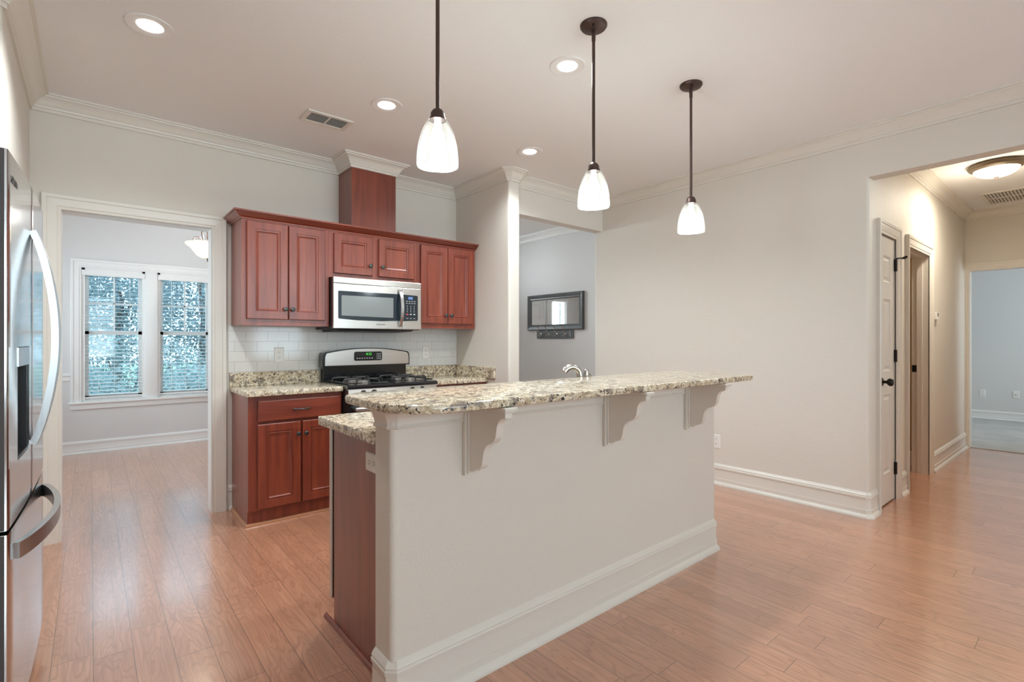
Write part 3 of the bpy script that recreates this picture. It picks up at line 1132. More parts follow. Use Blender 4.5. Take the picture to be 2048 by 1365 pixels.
struct(mb.build('trim_9', 'trim'))
struct(casing('trim_10', fh, 5.270, 6.004, 2.042))
mb = MB()
for a, b in ((5.260, 5.270), (6.004, 6.015)):
    mb.box(a, b, YH - 0.006, YH + 0.126, 0, 2.052)
mb.box(5.270, 6.004, YH - 0.006, YH + 0.126, 2.042, 2.052)
mb.box(5.270, 5.281, YH + 0.045, YH + 0.085, 0, 2.042); mb.box(5.993, 6.004, YH + 0.045, YH + 0.085, 0, 2.042); mb.box(5.281, 5.993, YH + 0.045, YH + 0.085, 2.031, 2.042)
jamb = struct(mb.build('trim_11', 'trim'))
mb = MB(); mb.box(6.001, 6.004, YH + 0.088, YH + 0.122, 0.955, 1.02); mb.box(5.9995, 6.002, YH + 0.094, YH + 0.108, 0.975, 1.0)
mb.build('strike_plate', 'hinge', jamb)
# towel rail and tile band seen through the bath doorway
mb = MB(); mb.box(5.04, 6.34, 2.985, 3.0, 0.10, 1.52)
struct(mb.build('wall_bath', 'tile_dark'))
fe = lambda s, z, d: (XE - d, -s, z)
struct(casing('trim_12', fe, -1.050, -0.212, 2.062))
mb = MB()
mb.box(XE - 0.006, XE + 0.126, 1.050, 1.062, 0, 2.075); mb.box(XE - 0.006, XE + 0.126, 0.20, 0.212, 0, 2.075); mb.box(XE - 0.006, XE + 0.126, 0.212, 1.050, 2.062, 2.075)
struct(mb.build('trim_13', 'trim'))
# front door of the entry
ff = lambda s, z, d: (s, 6.84 - d, z)
mb = MB()
panelled_slab(mb, ff, 2.99, 3.89, 0.01, 2.04, 0.04, 0.1, [(a, b, c, d) for a, b in ((3.10, 3.39), (3.49, 3.78)) for c, d in ((0.25, 0.85), (1.00, 1.55), (1.66, 1.92))])
struct(mb.build('door_2', 'trim_white'))
fe2 = lambda s, z, d: (s, 6.80 - d, z)
struct(casing('trim_14', fe2, 2.98, 3.90, 2.05, 'trim_white'))

# ------------------------------------------------------------------ peninsula
mb = MB()
mb.prism(round_poly([(0.762, 1.65, 0), (0.762, 1.53, 0.022), (2.889, 1.53, 0.022), (2.889, 1.65, 0)]), 0, 1.026)
struct(mb.build('wall_peninsula', 'wall', smooth=True))
TRIMP = [(0, 0.952), (0.006, 0.954), (0.010, 0.960), (0.006, 0.965), (0.004, 0.968), (0.006, 0.980), (0.014, 1.000), (0.022, 1.010), (0.026, 1.012), (0.026, 1.026), (0, 1.026)]
mb = MB()
sweep(mb, [(0.762, 1.65), (0.762, 1.552), (0.784, 1.53), (2.867, 1.53), (2.889, 1.552), (2.889, 1.65)], TRIMP)
struct(mb.build('trim_15', 'trim', smooth=True, angle=25))

bar = MB()
slab(bar, round_poly([(0.690, 1.825, 0.10), (0.690, 1.300, 0.17), (2.900, 1.300, 0.03), (2.900, 1.825, 0.03)]), 1.0265, 1.0565, 0.009)
o = bar.build('bar_top', 'granite', smooth=True)
tag(o, 'raised speckled granite bar top on the peninsula half wall', 'bar top')

# scrolled brackets under the bar
CORB = [(1.505, 1.010), (1.300, 1.010), (1.298, 1.007), (1.298, 0.990), (1.318, 0.986), (1.334, 0.975), (1.343, 0.958), (1.346, 0.940), (1.350, 0.920), (1.360, 0.904), (1.378, 0.893), (1.396, 0.886), (1.410, 0.874), (1.419, 0.856), (1.424, 0.832), (1.430, 0.808), (1.440, 0.795), (1.452, 0.790), (1.470, 0.786), (1.480, 0.776), (1.505, 0.774)]
def corbel(x, label):
    t = thing('bracket', label, 'bracket', (x + 0.029, 1.53, 0.755), 'scrolled brackets under the bar top')
    mb = MB()
    mb.prism(CORB, x + 0.014, x + 0.044, lambda a, b, t_: (t_, a, b))
    mb.build('scroll', 'trim', t, True, 30)
    mb = MB()
    mb.box(x, x + 0.058, 1.512, 1.53, 0.757, 1.026, 0.003); mb.box(x + 0.008, x + 0.050, 1.504, 1.513, 0.765, 1.026, 0.002)
    mb.build('back_plate', 'trim', t)
    mb = MB()
    mb.box(x + 0.001, x + 0.057, 1.282, 1.515, 1.0150, 1.026, 0.002); mb.box(x + 0.007, x + 0.051, 1.290, 1.515, 1.008, 1.0155, 0.002)
    mb.build('cap_plate', 'trim', t)
corbel(1.046, 'cream bracket under the bar top nearest the rounded granite corner')
corbel(1.838, 'cream bracket under the bar top, the middle one of three')
corbel(2.539, 'cream bracket under the bar top nearest the wall outlet')

# peninsula cabinets, kitchen side
ctr = MB()
slab(ctr, round_poly([(0.775, 2.278, 0.015), (0.775, 1.652, 0), (2.860, 1.652, 0), (2.860, 2.278, 0.015)]), 0.876, 0.914, 0.005)
o = ctr.build('countertop', 'granite', smooth=True)
tag(o, 'low granite counter behind the raised bar top, with the faucet on it', 'countertop')

fn = lambda s, z, d: (s, 2.236 + d, z)
cab = thing('base_cabinet', 'peninsula cabinet with a plain cherry end panel carrying an outlet', 'cabinet', (0.83, 1.95, 0))
mb = MB(); mb.box(0.82, 0.84, 1.652, 2.196, 0.0, 0.875)
mb.build('end_panel', 'cherry_v', cab)
mb = MB(); sweep(mb, [(0.82, 2.285), (0.82, 1.655)], [(0, 0), (0.014, 0), (0.014, 0.006), (0.010, 0.014), (0.004, 0.018), (0, 0.018)])
mb.build('shoe_moulding', 'cherry_v', cab)

dw = thing('dishwasher', 'dishwasher edge at the end of the peninsula, behind the cherry panel', 'dishwasher', (1.15, 1.95, 0))
mb = MB(); mb.box(0.845, 1.44, 1.70, 2.205, 0.08, 0.872); mb.box(0.845, 1.44, 1.70, 2.17, 0.0, 0.08)
mb.build('tub', 'black_matte', dw)
mb = MB(); mb.box(0.822, 1.438, 2.232, 2.262, 0.10, 0.868, 0.004)
mb.build('door', 'steel', dw)
mb = MB(); mb.box(0.845, 1.432, 2.205, 2.232, 0.11, 0.86)
mb.build('gasket', 'black_matte', dw)
mb = MB(); mb.tube([(0.92, 2.27, 0.80), (0.92, 2.298, 0.80), (1.36, 2.298, 0.80), (1.36, 2.27, 0.80)], 0.009, 8)
mb.build('handle', 'steel_handle', dw, True)

sb = thing('base_cabinet', 'cherry sink cabinet under the low peninsula counter, facing the range', 'cabinet', (2.1, 1.95, 0))
mb = MB(); mb.box(1.445, 2.84, 1.655, 2.21, 0.10, 0.875); mb.box(1.445, 2.84, 1.655, 2.14, 0, 0.10)
mb.build('body', 'cherry_v', sb)
for a in (1.47, 1.93, 2.39):
    b = a + 0.43
    mb = MB(); panel_front(mb, lambda s, z, d: (s, 2.232 + d, z), a, b, 0.125, 0.69, 0.02, CAB_DOOR)
    dr = mb.build('door', 'cherry_v', sb)
    knob(lambda s, z, d: (s, 2.232 + d, z), b - 0.035, 0.62, dr)
    mb = MB(); panel_front(mb, lambda s, z, d: (s, 2.232 + d, z), a, b, 0.715, 0.85, 0.02, DRAWER)
    mb.build('drawer_front', 'cherry_h', sb)

# ------------------------------------------------------------------ upper cabinets
YF = 3.87
fu = lambda s, z, d: (s, YF - 0.020 - d, z)
def upper(label, x0, x1, z0, z1, doors, kn, left_open=False):
    t = thing('wall_cabinet', label, 'cabinet', ((x0 + x1) / 2, 4.03, z0), 'cherry wall cabinets over the range')
    mb = MB(); mb.box(x0, x1, YF, YB, z0, z1)
    mb.build('body', 'cherry_v', t)
    for (a, b), (kx, kz) in zip(doors, kn):
        mb = MB(); panel_front(mb, fu, a, b, doors_z[0], doors_z[1], 0.020, CAB_DOOR)
        d = mb.build('door', 'cherry_v', t)
        knob(fu, kx, kz, d)
    return t
doors_z = (1.406, 2.092)
upper('tall two-door cherry wall cabinet left of the microwave', 0.798, 1.4035, 1.362, 2.115, [(0.829, 1.101), (1.107, 1.372)], [(1.080, 1.480), (1.130, 1.480)])
upper('tall two-door cherry wall cabinet right of the microwave', 2.1705, 2.785, 1.364, 2.115, [(2.200, 2.475), (2.480, 2.752)], [(2.450, 1.480), (2.507, 1.480)])
doors_z = (1.778, 2.088)
upper('short two-door cherry wall cabinet above the microwave', 1.4045, 2.1695, 1.744, 2.115, [(1.439, 1.757), (1.808, 2.132)], [(1.730, 1.857), (1.836, 1.857)])
CABCR = [(0, 2.104), (0.006, 2.104), (0.006, 2.112), (0.010, 2.115), (0.014, 2.118), (0.022, 2.122), (0.032, 2.132), (0.044, 2.142), (0.048, 2.146), (0.056, 2.147), (0.056, 2.158), (0, 2.158)]
mb = MB()
sweep(mb, [(0.798, YB), (0.798, YF), (2.785, YF), (2.785, 3.99)], CABCR)
mb.box(0.799, 2.784, YF + 0.001, YB, 2.1155, 2.150)
o = mb.build('cabinet_crown', 'cherry_h', smooth=True, angle=25)
tag(o, 'long cherry crown moulding across the tops of the three wall cabinets', 'crown moulding')

ch = MB(); ch.box(1.608, 1.996, 3.925, YB, 2.1505, 2.665)
o = ch.build('duct_cover', 'cherry_v')
tag(o, 'cherry boxed duct chase standing above the wall cabinets up to the ceiling', 'duct cover')

# ------------------------------------------------------------------ base cabinets on the back wall
YC = 3.70
fb = lambda s, z, d: (s, YC - 0.020 - d, z)
def pull(f, s0, s1, z, parent):
    mb = MB()
    pts = []
    for i in range(13):
        q = i / 12
        pts.append(f(s0 + (s1 - s0) * q, z, 0.004 + 0.022 * math.sin(PI * min(1, max(0, q))) ** 0.55))
    mb.tube(pts, [0.0075] + [0.005] * 11 + [0.0075], 10)
    return mb.build('handle', 'knob', parent, True)
t = thing('base_cabinet', 'cherry base cabinet with one drawer, left of the range', 'cabinet', (1.12, 3.95, 0), 'cherry base cabinets on the back wall')
mb = MB(); mb.box(0.803, 1.438, YC, YB - 0.001, 0.10, 0.875); mb.box(0.803, 1.438, YC + 0.020, YB - 0.001, 0, 0.10)
mb.build('body', 'cherry_v', t)
mb = MB(); panel_front(mb, fb, 0.861, 1.430, 0.702, 0.846, 0.02, DRAWER)
d = mb.build('drawer', 'cherry_h', t)
pull(fb, 1.090, 1.198, 0.772, d)
for a, b, kx in ((0.861, 1.138, 1.117), (1.151, 1.430, 1.170)):
    mb = MB(); panel_front(mb, fb, a, b, 0.112, 0.684, 0.02, CAB_DOOR)
    d = mb.build('door', 'cherry_v', t)
    knob(fb, kx, 0.597, d)
mb = MB(); sweep(mb, [(0.803, YB - 0.03), (0.803, YC + 0.020), (1.438, YC + 0.020)], [(0, 0), (0.014, 0), (0.014, 0.006), (0.010, 0.014), (0.004, 0.018), (0, 0.018)])
mb.build('shoe_moulding', 'shoe', t)

t = thing('base_cabinet', 'cherry base cabinet beside the wing wall, right of the range', 'cabinet', (2.50, 3.95, 0), 'cherry base cabinets on the back wall')
mb = MB(); mb.box(2.207, 2.794, YC, YB - 0.001, 0.10, 0.875); mb.box(2.207, 2.794, YC + 0.070, YB - 0.001, 0, 0.10)
mb.build('body', 'cherry_v', t)
mb = MB(); panel_front(mb, fb, 2.225, 2.770, 0.702, 0.846, 0.02, DRAWER)
d = mb.build('drawer', 'cherry_h', t)
pull(fb, 2.440, 2.550, 0.772, d)
for a, b, kx in ((2.225, 2.492, 2.465), (2.503, 2.770, 2.53)):
    mb = MB(); panel_front(mb, fb, a, b, 0.112, 0.684, 0.02, CAB_DOOR)
    d = mb.build('door', 'cherry_v', t)
    knob(fb, kx, 0.597, d)

o = MB(); slab(o, [(0.786, 3.665), (1.436, 3.665), (1.436, YB - 0.001), (0.786, YB - 0.001)], 0.8755, 0.912, 0.005)
ct = o.build('countertop', 'granite', smooth=True)
tag(ct, 'granite counter on the drawer cabinet left of the range', 'countertop', 'granite counters beside the range')
mb = MB(); mb.box(0.786, 1.436, YB - 0.021, YB - 0.001, 0.912, 1.013, 0.002)
mb.build('backsplash', 'granite', ct)
o = MB(); slab(o, [(2.208, 3.665), (2.7945, 3.665), (2.7945, YB - 0.001), (2.208, YB - 0.001)], 0.8755, 0.912, 0.005)
ct = o.build('countertop', 'granite', smooth=True)
tag(ct, 'granite counter between the range and the wing wall', 'countertop', 'granite counters beside the range')
mb = MB(); mb.box(2.208, 2.774, YB - 0.021, YB - 0.001, 0.912, 1.013, 0.002); mb.box(2.774, 2.7945, 3.56, YB - 0.001, 0.912, 1.013, 0.002)
mb.build('backsplash', 'granite', ct)

# subway tile on the back wall
mb = MB(); mb.box(0.780, XW0, YB - 0.008, YB, 1.0132, 1.366)
struct(mb.build('wall_tile', 'tile'))

# ------------------------------------------------------------------ range
rg = thing('range', 'stainless gas range with black cooktop between the granite counters', 'range', (1.82, 3.9, 0))
RX0, RX1 = 1.442, 2.202
mb = MB(); mb.box(RX0, RX1, 3.64, YB - 0.03, 0.03, 0.895)
mb.build('body', 'black_matte', rg)
mb = MB()
poly = [(3.585, 0.894), (3.585, 0.908), (3.600, 0.922), (YB - 0.10, 0.920), (YB - 0.10, 0.894)]
mb.prism(poly, RX0 - 0.002, RX1 + 0.002, lambda a, b, t_: (t_, a, b))
ck = mb.build('cooktop', 'black', rg)
for i, (bx_, by_) in enumerate(((1.62, 3.73), (2.02, 3.73), (1.62, 3.96), (2.02, 3.96))):
    mb = MB()
    mb.lathe([(0.055, 0.918), (0.055, 0.926), (0.046, 0.932), (0.046, 0.938), (0.036, 0.940), (0.036, 0.946), (0.002, 0.947)], (bx_, by_, 0), 20)
    mb.build('burner', 'burner_alu', rg, True)
for gx in (1.62, 2.02):
    mb = MB()
    zt = 0.957
    for by_ in (3.73, 3.96):
        for k in range(4):
            a = PI / 4 + k * PI / 2
            c, s_ = math.cos(a), math.sin(a)
            mb.tube([(gx + 0.035 * c, by_ + 0.035 * s_, zt), (gx + 0.110 * c, by_ + 0.110 * s_, zt), (gx + 0.128 * c, by_ + 0.128 * s_, zt - 0.008), (gx + 0.130 * c, by_ + 0.130 * s_, 0.921)], 0.0055, 8)
        for dx, dy in ((0.155, 0), (-0.155, 0), (0, 0.105), (0, -0.105)):
            mb.tube([(gx + dx, by_ + dy, 0.921), (gx + dx, by_ + dy, zt - 0.010), (gx + dx * 0.90, by_ + dy * 0.90, zt), (gx + dx * 0.25, by_ + dy * 0.25, zt)], 0.0055, 8)
    mb.tube([(gx - 0.155, 3.625, 0.932), (gx + 0.155, 3.625, 0.932), (gx + 0.155, 4.065, 0.932), (gx - 0.155, 4.065, 0.932)], 0.005, 8, True)
    mb.build('grate', 'iron', rg, True)
mb = MB()
mb.prism([(3.640, 0.893), (3.596, 0.893), (3.580, 0.822), (3.640, 0.815)], RX0 + 0.006, RX1 - 0.006, lambda a, b, t_: (t_, a, b))
cp = mb.build('control_panel', 'steel', rg)
for kx in (1.561, 1.645, 1.968, 2.054):
    mb = MB()
    mb.lathe([(0.022, 0), (0.022, 0.004), (0.017, 0.006), (0.016, 0.024), (0.013, 0.028), (0.001, 0.028)], (0, 0, 0), 16, 'y')
    mb.box(-0.004, 0.004, 0.022, 0.034, -0.018, 0.018, 0.002)
    bmesh.ops.transform(mb.bm, matrix=Matrix.Translation((kx, 3.590, 0.860)) @ Matrix.Rotation(PI, 4, 'Z') @ Matrix.Rotation(math.radians(13), 4, 'X'), verts=mb.bm.verts)
    mb.build('knob', 'black', rg, True)
mb = MB(); mb.box(RX0 + 0.004, RX1 - 0.004, 3.605, 3.640, 0.20, 0.795, 0.004)
od = mb.build('oven_door', 'black', rg)
mb = MB(); mb.box(RX0 + 0.030, RX1 - 0.030, 3.601, 3.606, 0.24, 0.69, 0.002)
mb.build('window', 'blue_glass', od)
mb = MB()
mb.tube([(RX0 + 0.06, 3.612, 0.745), (RX0 + 0.06, 3.560, 0.745), (RX0 + 0.09, 3.553, 0.745), (RX1 - 0.09, 3.553, 0.745), (RX1 - 0.06, 3.560, 0.745), (RX1 - 0.06, 3.612, 0.745)], 0.017, 12)
mb.build('handle', 'steel_handle', od, True)
mb = MB(); mb.box(RX0 + 0.004, RX1 - 0.004, 3.610, 3.640, 0.05, 0.19, 0.004)
mb.build('drawer', 'steel', rg)
# backguard: black carrier, arched stainless face
def arch(x0, x1, z0, zs, zm, r=0.03, n=14):
    pts = [(x0, z0), (x1, z0), (x1 - 0.002, zs - r)]
    pts += [(x1 - 0.012, zs - 0.006)]
    for i in range(n + 1):
        q = i / n
        x = (x1 - 0.022) + (x0 + 0.022 - (x1 - 0.022)) * q
        pts.append((x, zs + (zm - zs) * (1 - (2 * q - 1) ** 2)))
    pts += [(x0 + 0.012, zs - 0.006), (x0 + 0.002, zs - r)]
    return pts
mb = MB()
mb.prism(arch(1.432, 2.214, 1.038, 1.158, 1.192), 4.085, 4.175, lambda a, b, t_: (a, t_, b))
mb.box(1.450, 2.196, 4.120, 4.175, 0.915, 1.045)
bgd = mb.build('backguard', 'black', rg)
mb = MB(); mb.prism(arch(1.448, 2.200, 1.048, 1.150, 1.185), 4.074, 4.086, lambda a, b, t_: (a, t_, b))
mb.build('face_plate', 'steel', bgd)
mb = MB(); mb.prism(round_poly([(1.690, 1.083, 0.015), (1.940, 1.083, 0.015), (1.940, 1.160, 0.015), (1.690, 1.160, 0.015)]), 4.0695, 4.0745, lambda a, b, t_: (a, t_, b))
mb.build('control_display', 'black', bgd)
text_obj('clock_digits', '4:12', 0.030, 'green_led', (1.818, 4.0690, 1.139), (PI / 2, 0, 0), bgd)
mb = MB()
for i in range(7):
    mb.box(1.71 + i * 0.022, 1.722 + i * 0.022, 4.0688, 4.0694, 1.100, 1.108)
mb.build('oven_keys', 'marks', bgd)
mb = MB()
for i in range(3):
    for k in range(4):
        mb.box(1.890 + i * 0.015, 1.899 + i * 0.015, 4.0688, 4.0694, 1.096 + k * 0.014, 1.102 + k * 0.014)
mb.build('timer_keys', 'marks', bgd)

# ------------------------------------------------------------------ microwave
mw = thing('microwave', 'stainless over-the-range microwave with a dark window', 'microwave', (1.787, 3.97, 1.33))
MX0, MX1, MY, MZ0, MZ1 = 1.410, 2.166, 3.79, 1.345, 1.7425
mb = MB(); mb.box(MX0, MX1, MY + 0.030, YB - 0.02, MZ0 - 0.002, MZ1)
mb.prism([(3.83, MZ0 - 0.002), (4.17, MZ0 - 0.002), (4.15, MZ0 - 0.022), (3.86, MZ0 - 0.014)], MX0 + 0.05, MX1 - 0.05, lambda a, b, t_: (t_, a, b))
mb.build('body', 'black_matte', mw)
mb = MB(); mb.box(MX0, MX1, MY, MY + 0.03, 1.695, MZ1, 0.003)
mb.build('vent_strip', 'steel', mw)
mb = MB(); mb.box(MX0, 1.990, MY, MY + 0.03, MZ0 + 0.002, 1.693, 0.003)
md = mb.build('door', 'steel', mw)
mb = MB(); mb.prism(round_poly([(1.447, 1.422, 0.01), (1.60, 1.412, 0), (1.80, 1.410, 0), (1.972, 1.418, 0.008), (1.972, 1.638, 0.008), (1.447, 1.636, 0.008)]), MY - 0.0025, MY + 0.001, lambda a, b, t_: (a, t_, b))
mb.build('window_frame', 'blue_glass', md)
mb = MB(); mb.prism(round_poly([(1.472, 1.446, 0.004), (1.905, 1.440, 0.004), (1.905, 1.604, 0.004), (1.472, 1.602, 0.004)]), MY - 0.0035, MY - 0.002, lambda a, b, t_: (a, t_, b))
mb.build('window', 'micro_mesh', md)
mb = MB()
pts = []
for i in range(15):
    q = i / 14
    pts.append((MY - 0.006 - 0.042 * math.sin(PI * q) ** 0.6, 1.372 + (1.668 - 1.372) * q))
out = offset_path(pts, 0.007) + offset_path(pts, -0.007)[::-1]
mb.prism(out, 1.950, 1.976, lambda a, b, t_: (t_, a, b))
mb.build('handle', 'steel_handle', md, True, 30)
text_obj('brand_lettering', 'SAMSUNG', 0.017, 'brand', (1.795, MY - 0.0012, 1.383), (PI / 2, 0, 0), md)
mb = MB(); mb.box(1.993, MX1, MY, MY + 0.03, MZ0 + 0.002, 1.693, 0.003)
mp_ = mb.build('control_panel', 'steel', mw)
mb = MB(); mb.prism(round_poly([(1.994, 1.415, 0.002), (2.132, 1.422, 0.012), (2.132, 1.634, 0.012), (1.994, 1.638, 0.002)]), MY - 0.0025, MY + 0.001, lambda a, b, t_: (a, t_, b))
mb.build('keypad_plate', 'blue_glass', mp_)
mb = MB(); mb.box(2.040, 2.084, MY - 0.0032, MY - 0.002, 1.598, 1.622)
mb.build('display', 'blue_led', mp_)
text_obj('clock_digits', '4:12', 0.020, 'white_led', (2.062, MY - 0.0036, 1.610), (PI / 2, 0, 0), mp_)
mb = MB()
for r_ in range(2):
    for c_ in range(4):
        mb.box(2.022 + c_ * 0.024, 2.036 + c_ * 0.024, MY - 0.0032, MY - 0.002, 1.582 - r_ * 0.017, 1.586 - r_ * 0.017)
mb.build('cooking_keys', 'marks', mp_)
mb = MB()
for r_ in range(4):
    for c_ in range(3):
        mb.box(2.030 + c_ * 0.032, 2.035 + c_ * 0.032, MY - 0.0032, MY - 0.002, 1.540 - r_ * 0.0155, 1.546 - r_ * 0.0155)
mb.build('number_keys', 'marks', mp_)
mb = MB()
for c_ in range(3):
    mb.box(2.024 + c_ * 0.033, 2.040 + c_ * 0.033, MY - 0.0032, MY - 0.002, 1.438, 1.4415)
    if c_:
        mb.box(2.024 + c_ * 0.033, 2.040 + c_ * 0.033, MY - 0.0032, MY - 0.002, 1.470, 1.478)
mb.build('start_keys', 'marks', mp_)
mb = MB(); mb.box(2.022, 2.042, MY - 0.0032, MY - 0.002, 1.468, 1.480)
mb.build('stop_key', 'red_mark', mp_)

# ------------------------------------------------------------------ refrigerator
fr = thing('refrigerator', 'stainless french-door refrigerator with water dispenser at the left of the kitchen', 'refrigerator', (-0.55, 2.43, 0))
O_, T_, NN = Vector((-0.178, 1.975)), Vector((0.0265, 0.99965)), Vector((0.99965, -0.0265))
FWD = 0.905
def fq(u, d, z):
    p = O_ + T_ * u + NN * d
    return (p.x, p.y, z)
def bow(u):
    return 0.007 * (1 - ((u - FWD / 2) / (FWD / 2)) ** 2)
def door_plan(u0, u1, back=-0.075, round0=0.006, round1=0.014, drop=0.0):
    pts = [(u0, back)]
    n = 10
    if round0:
        pts += [(u0, bow(u0) - round0), (u0 + round0 * 0.3, bow(u0) - round0 * 0.3)]
        a = u0 + round0
    else:
        a = u0
    b = u1 - (round1 or 0)
    for i in range(n + 1):
        q = a + (b - a) * i / n
        pts.append((q, bow(q) - drop))
    if round1:
        pts += [(u1 - round1 * 0.3, bow(u1) - round1 * 0.3), (u1, bow(u1) - round1)]
    pts.append((u1, back))
    return pts
mb = MB(); mb.prism([(0.004, -0.80), (FWD - 0.004, -0.80), (FWD - 0.004, -0.085), (0.004, -0.085)], 0.06, 1.765, lambda a, b, t_: fq(a, b, t_))
mb.prism([(0.02, -0.78), (FWD - 0.02, -0.78), (FWD - 0.02, -0.10), (0.02, -0.10)], 0.0, 0.06, lambda a, b, t_: fq(a, b, t_))
mb.build('cabinet', 'fridge_side', fr)
mb = MB(); mb.prism([(0.012, -0.085), (FWD - 0.012, -0.085), (FWD - 0.012, -0.074), (0.012, -0.074)], 0.08, 1.77, lambda a, b, t_: fq(a, b, t_))
mb.build('gasket', 'gasket', fr)
fz = lambda a, b, t_: fq(a, b, t_)
ZS = 0.712
mb = MB()
mb.prism(door_plan(0, 0.450, round1=0.004), ZS + 0.008, 0.888, fz)
mb.prism(door_plan(0, 0.450, round1=0.004), 1.232, 1.787, fz)
mb.prism(door_plan(0, 0.150, round1=0), 0.888, 1.232, fz)
mb.prism(door_plan(0.385, 0.450, round0=0, round1=0.004), 0.888, 1.232, fz)
mb.prism([(0.150, -0.075), (0.385, -0.075), (0.385, -0.066), (0.150, -0.066)], 0.888, 1.232, fz)
ld = mb.build('door', 'steel_fridge', fr, True, 30)
mb = MB(); mb.prism([(-0.0015, -0.0745), (0.002, -0.0745), (0.002, -0.0065), (-0.0015, -0.0065)], ZS + 0.009, 1.786, fz)
mb.build('door_edge', 'fridge_side', ld)
mb = MB()
mb.prism([(0.151, -0.066), (0.384, -0.066), (0.384, -0.062), (0.151, -0.062)], 0.89, 1.23, fz)
mb.prism([(0.151, -0.062), (0.154, -0.062), (0.154, 0.000), (0.151, 0.000)], 0.89, 1.17, fz)
mb.prism([(0.381, -0.062), (0.384, -0.062), (0.384, 0.001), (0.381, 0.001)], 0.89, 1.17, fz)
mb.prism([(0.154, -0.062), (0.381, -0.062), (0.381, 0.003), (0.154, 0.003)], 0.888, 0.897, fz)
dp = mb.build('dispenser', 'black_matte', ld)
mb = MB(); mb.prism([(0.152, -0.060), (0.383, -0.060), (0.383, 0.008), (0.152, 0.006)], 1.172, 1.230, fz)
mb.prism([(0.24, -0.060), (0.30, -0.060), (0.30, -0.030), (0.24, -0.030)], 1.07, 1.172, fz)
mb.build('dispenser_panel', 'steel_handle', dp)
mb = MB()
mb.prism(door_plan(0.455, FWD, round0=0.004), ZS + 0.008, 1.787, fz)
rd = mb.build('door', 'steel_fridge', fr, True, 30)
mb = MB()
mb.prism(door_plan(0, FWD), 0.095, ZS - 0.004, fz)
fd_ = mb.build('freezer_drawer', 'steel_fridge', fr, True, 30)
mb = MB(); mb.prism([(-0.0015, -0.0745), (0.002, -0.0745), (0.002, -0.0065), (-0.0015, -0.0065)], 0.096, ZS - 0.005, fz)
mb.build('door_edge', 'fridge_side', fd_)
def vhandle(u0, u1, parent):
    pts = []
    n = 24
    for i in range(n + 1):
        q = i / n
        z = 0.895 + (1.630 - 0.895) * q
        pts.append((0.006 + 0.058 * math.sin(PI * q) ** 0.8, z))
    out = offset_path(pts, 0.010) + offset_path(pts, -0.010)[::-1]
    mb = MB()
    mb.prism(out, u0, u1, lambda a, b, t_: fq(t_, a + bow(t_), b))
    return mb.build('handle', 'steel_handle', parent, True, 35)
vhandle(0.405, 0.440, ld)
vhandle(0.465, 0.500, rd)
pts = []
for i in range(25):
    q = i / 24
    u = 0.075 + (0.845 - 0.075) * q
    pts.append((u, 0.006 + bow(u) + 0.058 * math.sin(PI * q) ** 0.75))
out = offset_path(pts, 0.009) + offset_path(pts, -0.009)[::-1]
mb = MB(); mb.prism(out, 0.615, 0.662, lambda a, b, t_: fq(a, b, t_))
mb.build('handle', 'steel_handle', fd_, True, 35)
text_obj('brand_lettering', 'SAMSUNG', 0.028, 'brand', fq(0.11, bow(0.11) + 0.0006, 1.715), (PI / 2, 0, PI / 2 - math.atan2(0.0265, 1)), ld)

# ------------------------------------------------------------------ outlets
def outlet(f, s, z, label, kind='duplex', name='outlet', group=None):
    p = f(s, z, 0)
    t = thing(name, label, 'outlet', p, group)
    mb = MB()
    w, hgt = 0.036, 0.059
    panel_front(mb, f, s - w, s + w, z - hgt, z + hgt, 0.0, [(0.0, 0.002), (0.004, 0.006)])
    mb.build('plate', 'plastic', t)
    for dz in (-0.020, 0.020):
        mb = MB()
        pts = [(s + 0.015 * math.cos(2 * PI * i / 16), z + dz + 0.0145 * math.sin(2 * PI * i / 16)) for i in range(16)]
        mb.loft([[f(a, b, 0.006) for a, b in pts], [f(a, b, 0.0075) for a, b in pts]])
        r = mb.build('receptacle', 'plastic', t)
        mb = MB()
        for dx in (-0.006, 0.006):
            q = [(s + dx - 0.0013, z + dz), (s + dx + 0.0013, z + dz), (s + dx + 0.0013, z + dz + 0.008), (s + dx - 0.0013, z + dz + 0.008)]
            mb.loft([[f(a, b, 0.0072) for a, b in q], [f(a, b, 0.0080) for a, b in q]])
        q = [(s + 0.0025 * math.cos(2 * PI * i / 8), z + dz - 0.006 + 0.0025 * math.sin(2 * PI * i / 8)) for i in range(8)]
        mb.loft([[f(a, b, 0.0072) for a, b in q], [f(a, b, 0.0080) for a, b in q]])
        mb.build('slots', 'slot', r)
    return t
fB = lambda s, z, d: (s, YB - 0.008 - d, z)
outlet(fB, 1.130, 1.140, 'white duplex outlet on the tile left of the range', group='outlets on the subway tile')
outlet(fB, 2.441, 1.140, 'white duplex outlet on the tile right of the range', group='outlets on the subway tile')
fP = lambda s, z, d: (0.82 - d, -s, z)
o = outlet(lambda s, z, d: (0.82 - d, 1.795 + (z - 0.787), 0.787 - (s - 0.0)), 0.0, 0.787, 'white outlet set sideways on the cherry end panel of the peninsula')
fR = lambda s, z, d: (XR - d, -s, z)
outlet(fR, -2.210, 0.372, 'white outlet low on the right wall beyond the bar top')
fBd = lambda s, z, d: (11.0 - d, -s, z)
outlet(fBd, -1.315, 0.408, 'white outlet on the grey bedroom wall nearer the door frame', group='outlets on the bedroom wall')
t = thing('cable_plate', 'white cable plate on the grey bedroom wall, further from the door frame', 'wall plate', (11.0, 0.933, 0.415))
mb = MB(); panel_front(mb, fBd, -0.933 - 0.036, -0.933 + 0.036, 0.356, 0.474, 0.0, [(0.0, 0.002), (0.004, 0.006)])
mb.build('plate', 'plastic', t)
mb = MB(); mb.lathe([(0.006, 0), (0.006, 0.012), (0.002, 0.014)], (0, 0, 0), 10, 'x')
